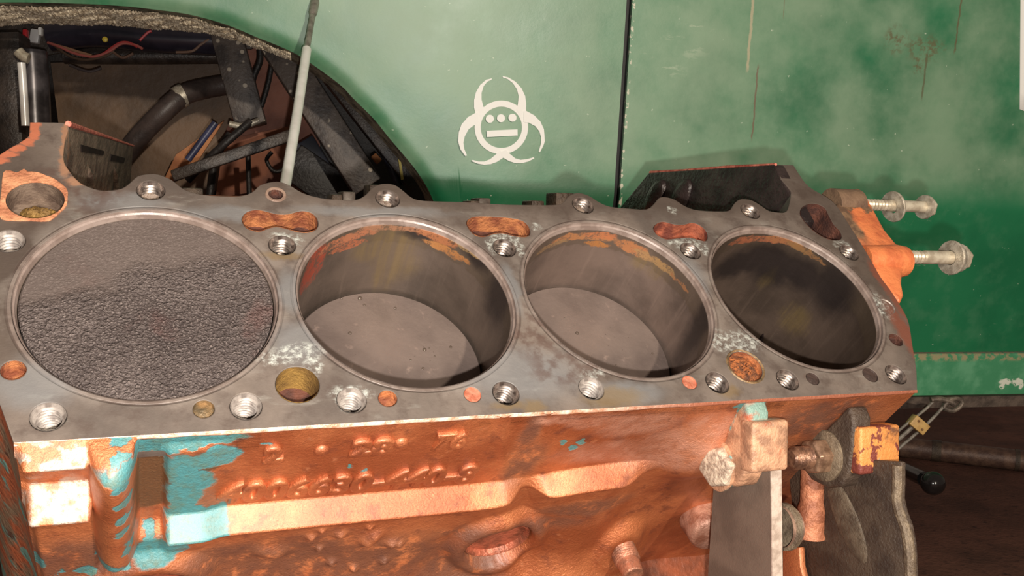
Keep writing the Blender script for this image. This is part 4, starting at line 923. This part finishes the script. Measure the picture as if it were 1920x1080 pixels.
def cbar(name, p0, p1, wpx, d0, d1, th, mat, parent=CAR):
    """rectangular bar between two image points, width in pixels"""
    a, b = Vector(p0), Vector(p1); n = Vector((-(b - a).y, (b - a).x)).normalized() * wpx / 2
    q = [dpt(*(a + n), d0), dpt(*(b + n), d1), dpt(*(b - n), d1), dpt(*(a - n), d0)]
    return G().prism(q, [p + Vector((0, th, 0)) for p in q]).build(name, mat, parent, bevel=.002)
poly_panel('well_shade_backdrop', [(-520, -120), (860, -120), (860, 560), (-520, 560)], .62, DARK, .02)  # black backdrop added to stand for the shade deep in the well
poly_panel('inner_panel', [(95, 118), (250, 112), (430, 96), (448, 330), (300, 420), (150, 400), (112, 250)], .46, TAN)
poly_panel('cowl_panel', [(-200, 40), (500, -20), (520, 70), (470, 92), (250, 70), (80, 105), (-200, 130)], .40, DARKPAINT)
poly_panel('inner_fender_panel', [(436, 66), (545, 66), (600, 200), (600, 360), (404, 420), (420, 250), (452, 190)], .44, PINK)
poly_panel('rust_panel', [(412, 232), (420, 226), (372, 300), (318, 345), (306, 340), (330, 290)], .40, ORANGEP)
poly_panel('lower_rust_panel', [(420, 262), (545, 236), (560, 345), (404, 372)], .42, simple('dull_rust_panel', lin(150, 92, 66), lin(104, 62, 48), .7, 0, 20, 80, .001))
ctube('frame_tube', [(96, 70, .34), (180, 62, .33), (290, 72, .33), (420, 78, .33)], .022, simple('dark_blue_tube', lin(52, 48, 60), lin(34, 32, 42), .25, .1, 20, 0, 0))
ctube('cross_tube', [(120, 104, .36), (250, 105, .36), (415, 104, .36)], .013, DARKPAINT)
cbar('frame_post', (420, 50), (470, 235), 58, .28, .28, .05, SPECK)
cbar('frame_rail', (510, 70), (690, 350), 58, .16, .14, .05, SPECK)
cbar('inner_rail', (600, 120), (780, 350), 26, .20, .18, .03, DARKPAINT)
ctube('radiator_hose', [(432, 158, .36), (390, 165, .35), (345, 178, .33), (308, 208, .32), (270, 246, .33), (240, 282, .34), (205, 330, .36)], .0160, RUBBER, label='black hose curving down')
cp_ = catmull([dpt(*q) for q in [(345, 178, .33), (340, 180, .329), (334, 184, .328)]], 2, False); G().tube(cp_, .0175, 14).build('hose_clamp', ZINC_DULL, CAR)
cbar('tie_rod', (322, 330), (548, 252), 22, .10, .12, .012, DARKPAINT)
ctube('brake_hose', [(470, 228, .2), (430, 262, .19), (388, 300, .2), (352, 338, .21)], .0055, DARK)
ctube('brake_hose', [(482, 62, .3), (488, 110, .3), (474, 150, .3), (470, 210, .3)], .005, DARK)
ctube('brake_hose', [(512, 110, .3), (502, 160, .3), (490, 200, .3)], .004, DARK)
ctube('cable', [(432, 250, .3), (404, 300, .3), (392, 380, .3)], .006, DARK)
ctube('cable', [(465, 290, .3), (468, 380, .3)], .004, DARK)
ctube('cable', [(510, 285, .25), (500, 300, .25), (512, 320, .25), (530, 318, .25), (540, 300, .25)], .003, DARK)
ctube('blue_cable', [(404, 230, .22), (380, 262, .22), (352, 300, .22)], .005, simple('blue_cable_skin', lin(70, 72, 104), lin(44, 46, 70), .4, 0, 40, 0, 0))
cbar('lower_link', (545, 300), (650, 372), 70, .22, .22, .05, DARK)
cbar('bump_stop', (560, 268), (610, 350), 60, .26, .26, .05, simple('dark_navy_part', lin(38, 40, 54), lin(26, 28, 38), .4, 0, 30, 0, 0))
ctube('shock_rod', [(40, 118, .12), (44, 170, .12), (48, 236, .12)], .0050, CHROME, label='bright chrome rod')
ctube('shock_body', [(58, 96, .2), (62, 150, .2), (66, 240, .2)], .020, simple('grey_shock_paint', lin(96, 90, 92), lin(50, 46, 48), .3, .3, 30, 0, 0))
cbar('strut_tower', (12, 60), (22, 380), 46, .16, .16, .05, DARKPAINT)
ctube('steel_clip', [(34, 96, .15), (44, 106, .15), (54, 110, .15)], .007, ZINC)
for q0, q1, wd, d_, mt, nm in [((66, 54), (62, 80), 18, .30, NT('white_plastic').set(col=lin(200, 200, 200), rough=.4).m, 'plastic_tank'), ((74, 50), (74, 66), 7, .29, WHITE, 'white_tag'), ((46, 54), (46, 80), 9, .28, NT('red_plastic').set(col=lin(190, 30, 40), rough=.4).m, 'red_connector'), ((86, 52), (100, 50), 14, .33, ORANGEP, 'amber_bracket'), ((2, 112), (2, 126), 10, .3, ORANGEP, 'amber_bracket'), ((2, 148), (2, 158), 10, .3, ORANGEP, 'amber_bracket'), ((690, 250), (716, 268), 14, .3, ORANGEP, 'amber_bracket'), ((700, 290), (712, 304), 12, .3, ORANGEP, 'amber_bracket')]:
    cbar(nm, q0, q1, wd, d_, d_, .012, mt)
p_ = dpt(197, 74, .30); G().lathe([(.0042, 0), (.0036, .002), (.0001, .003)], 16, axisM(p_, (0, -1, 0))).build('yellow_cap', NT('yellow_plastic').set(col=lin(226, 200, 70), rough=.4).m, CAR)
WIRES = [((176, 92, 84), [(90, 80, .30), (112, 88, .29), (140, 100, .29), (175, 106, .29), (205, 96, .29), (228, 82, .29), (252, 84, .29), (268, 92, .29)]), ((150, 110, 84), [(96, 82, .30), (124, 90, .29), (150, 98, .29), (172, 104, .29)]), ((84, 66, 52), [(100, 84, .3), (128, 104, .3), (160, 112, .3), (200, 104, .3), (214, 92, .3)]), ((180, 60, 60), [(196, 100, .29), (222, 82, .29), (240, 80, .29), (258, 88, .29)]), ((190, 60, 66), [(262, 76, .29), (276, 62, .29), (284, 58, .29)]), ((110, 84, 70), [(210, 96, .3), (230, 108, .3), (250, 100, .3)]), ((120, 92, 76), [(330, 98, .31), (360, 96, .31), (376, 84, .31), (392, 74, .31)]), ((70, 60, 60), [(130, 122, .3), (165, 134, .3), (190, 128, .3)])]
for col, pts in WIRES: ctube('wire', pts, .0020, NT('wire_skin').set(col=lin(*col), rough=.45).m, seg=8)
ctube('grey_link', [(430, 232, .2), (455, 236, .2), (486, 226, .2)], .0045, ZINC_DULL)
G().prism([dpt(*q, .12) for q in ((746, 292), (750, 292), (757, 336), (752, 338))], [dpt(*q, .125) for q in ((746, 292), (750, 292), (757, 336), (752, 338))]).build('yellow_strap', NT('yellow_strap_cloth').set(col=lin(196, 176, 90), rough=.6).m, CAR)
ctube('blue_cable', [(716, 262, .2), (728, 300, .2), (748, 350, .2)], .006, simple('navy_cable_skin', lin(70, 72, 92), lin(44, 46, 60), .4, 0, 40, 0, 0))

# ================================================================== rod leaning from the valley onto the fender
rp0 = dep(534, 352, .84); rp1 = dep(557, 215, .94); rp2 = dep(575, 93, 1.03); rp3 = dep(590, 5, 1.085); rp4 = dep(596, -40, 1.105)
rp00 = rp0 + (rp0 - rp1).normalized() * .06
ROD = empty('metal_rod', Matrix.Translation(rp00), 'bright silver rod with thin grey upper shaft leaning on green fender', 'rod')
def rl(p): return p - rp00
G().tube([rl(rp00), rl(rp0), rl(rp1), rl(rp1.lerp(rp2, .5)), rl(rp2)], .0052, 20).build('rod_sleeve', CHROME, ROD, angle=40)
G().tube([rl(rp2.lerp(rp1, .04)), rl(rp2), rl(rp2.lerp(rp3, .75))], .0036, 16).build('upper_shaft', ROD_GREY, ROD, angle=40)
G().tube([rl(rp2.lerp(rp3, .72)), rl(rp2.lerp(rp3, .78)), rl(rp3), rl(rp3.lerp(rp4, .1))], [.0040, .0052, .0056, .0050], 16).build('ferrule', ROD_GREY, ROD, angle=40)
G().tube([rl(rp3), rl(rp4)], .0036, 16).build('shaft_tip', CHROME, ROD)

# ================================================================== things on the floor at the lower right
hb = dep(1749, 906, 1.22); ha = flo(1560, 815, .012)
HAND = empty('jack_handle', Matrix.Translation(ha), 'shiny black bar with ball end above floor beside the bracket', 'bar')
d_ = (hb - ha)
BLK_GLOSS = simple('gloss_black', lin(34, 30, 30), lin(22, 20, 20), .16, 0, 40, 0, 0)
G().tube([Vector(), d_ * .5, d_ * .955], [.0100, .0100, .0105], 20).build('bar_shaft', BLK_GLOSS, HAND)
G().lathe([(.0001, -.0160)] + [(.0160 * math.cos(a), .0160 * math.sin(a)) for a in np.linspace(-1.45, 1.45, 17)] + [(.0001, .0160)], 32, axisM(d_, d_)).build('ball_end', BLK_GLOSS, HAND)
pl0, pl1 = flo(1690, 838, .022), flo(1990, 872, .022)
PIPE = G(); pd = pl1 - pl0; pm = pl0.lerp(pl1, .5)
PIPE = empty('floor_pipe', Matrix.Translation(Vector((pm.x, pm.y, 0))), 'dull brown steel pipe lying on floor under the car', 'pipe')
PM = simple('dull_brown_pipe', lin(112, 86, 72), lin(84, 62, 54), .5, .2, 60, 300, .0006); zz = Vector((0, 0, .022))
G().tube([-pd * .8 + zz, zz * 1, pd * .9 + zz], .022, 24).build('pipe_tube', PM, PIPE)
G().tube([-pd * .30 + zz, -pd * .24 + zz], .0235, 24).build('pipe_collar', GREASE, PIPE)
G().tube([pd * .22 + zz, pd * .25 + zz], .0230, 24).build('pipe_collar', GREASE, PIPE)
# wire and connector hanging below the rocker
WC = 1.32
def wpt(x, y, d=WC): return dep(x, y, d)
w0 = wpt(1790, 752); WIRE = empty('hanging_connector', Matrix.Translation(w0), 'pale yellow connector on grey wires hanging below the rocker', 'connector')
GW = simple('grey_wire_skin', lin(150, 142, 132), lin(108, 100, 92), .5, 0, 90, 0, 0)
def wt(pts, r, nm='wire', mt=GW, k=5): return G().tube([p - w0 for p in catmull([wpt(*q) for q in pts], k, False)], r, 10).build(nm, mt, WIRE)
wt([(1775, 756), (1755, 778), (1733, 800), (1712, 818), (1684, 842)], .0022)
wt([(1750, 752), (1738, 765), (1722, 778), (1704, 792), (1680, 812)], .0020)
wt([(1712, 800), (1696, 814), (1678, 830)], .0030)
wt([(1770, 766), (1785, 770), (1798, 764), (1804, 754), (1796, 748), (1782, 750), (1772, 760), (1770, 766)], .0036, 'eye_loop', simple('dirty_steel_eye', lin(140, 126, 112), lin(90, 80, 72), .5, .3))
wt([(1745, 750), (1760, 748), (1778, 752), (1790, 758)], .0042, 'eye_shank', simple('dirty_steel_shank', lin(140, 126, 112), lin(90, 80, 72), .5, .3))
c0 = wpt(1721, 796); u_ = (wpt(1735, 808) - c0).normalized(); t_ = (wpt(1735, 786) - c0).normalized(); nn = u_.cross(t_).normalized(); t_ = nn.cross(u_)
Mq = Matrix((u_, t_, nn)).transposed().to_4x4(); Mq.translation = c0 - w0
YEL = simple('pale_yellow_plastic', lin(214, 176, 110), lin(186, 146, 88), .5, 0, 90, 0, 0)
co = G().box((-.013, -.0085, -.008), (.013, .0085, .008), Mq).build('connector_body', YEL, WIRE, bevel=.0015)
for a, b in ((-.006, .003), (.006, -.003)):
    G().lathe([(.0018, 0), (.0016, .0016), (.0001, .0018)], 12, Mq @ axisM((a, b, .008), (0, 0, 1))).build('connector_pin', simple('brown_pin', lin(130, 90, 50), lin(100, 66, 40), .5, 0, 90, 0, 0), co)
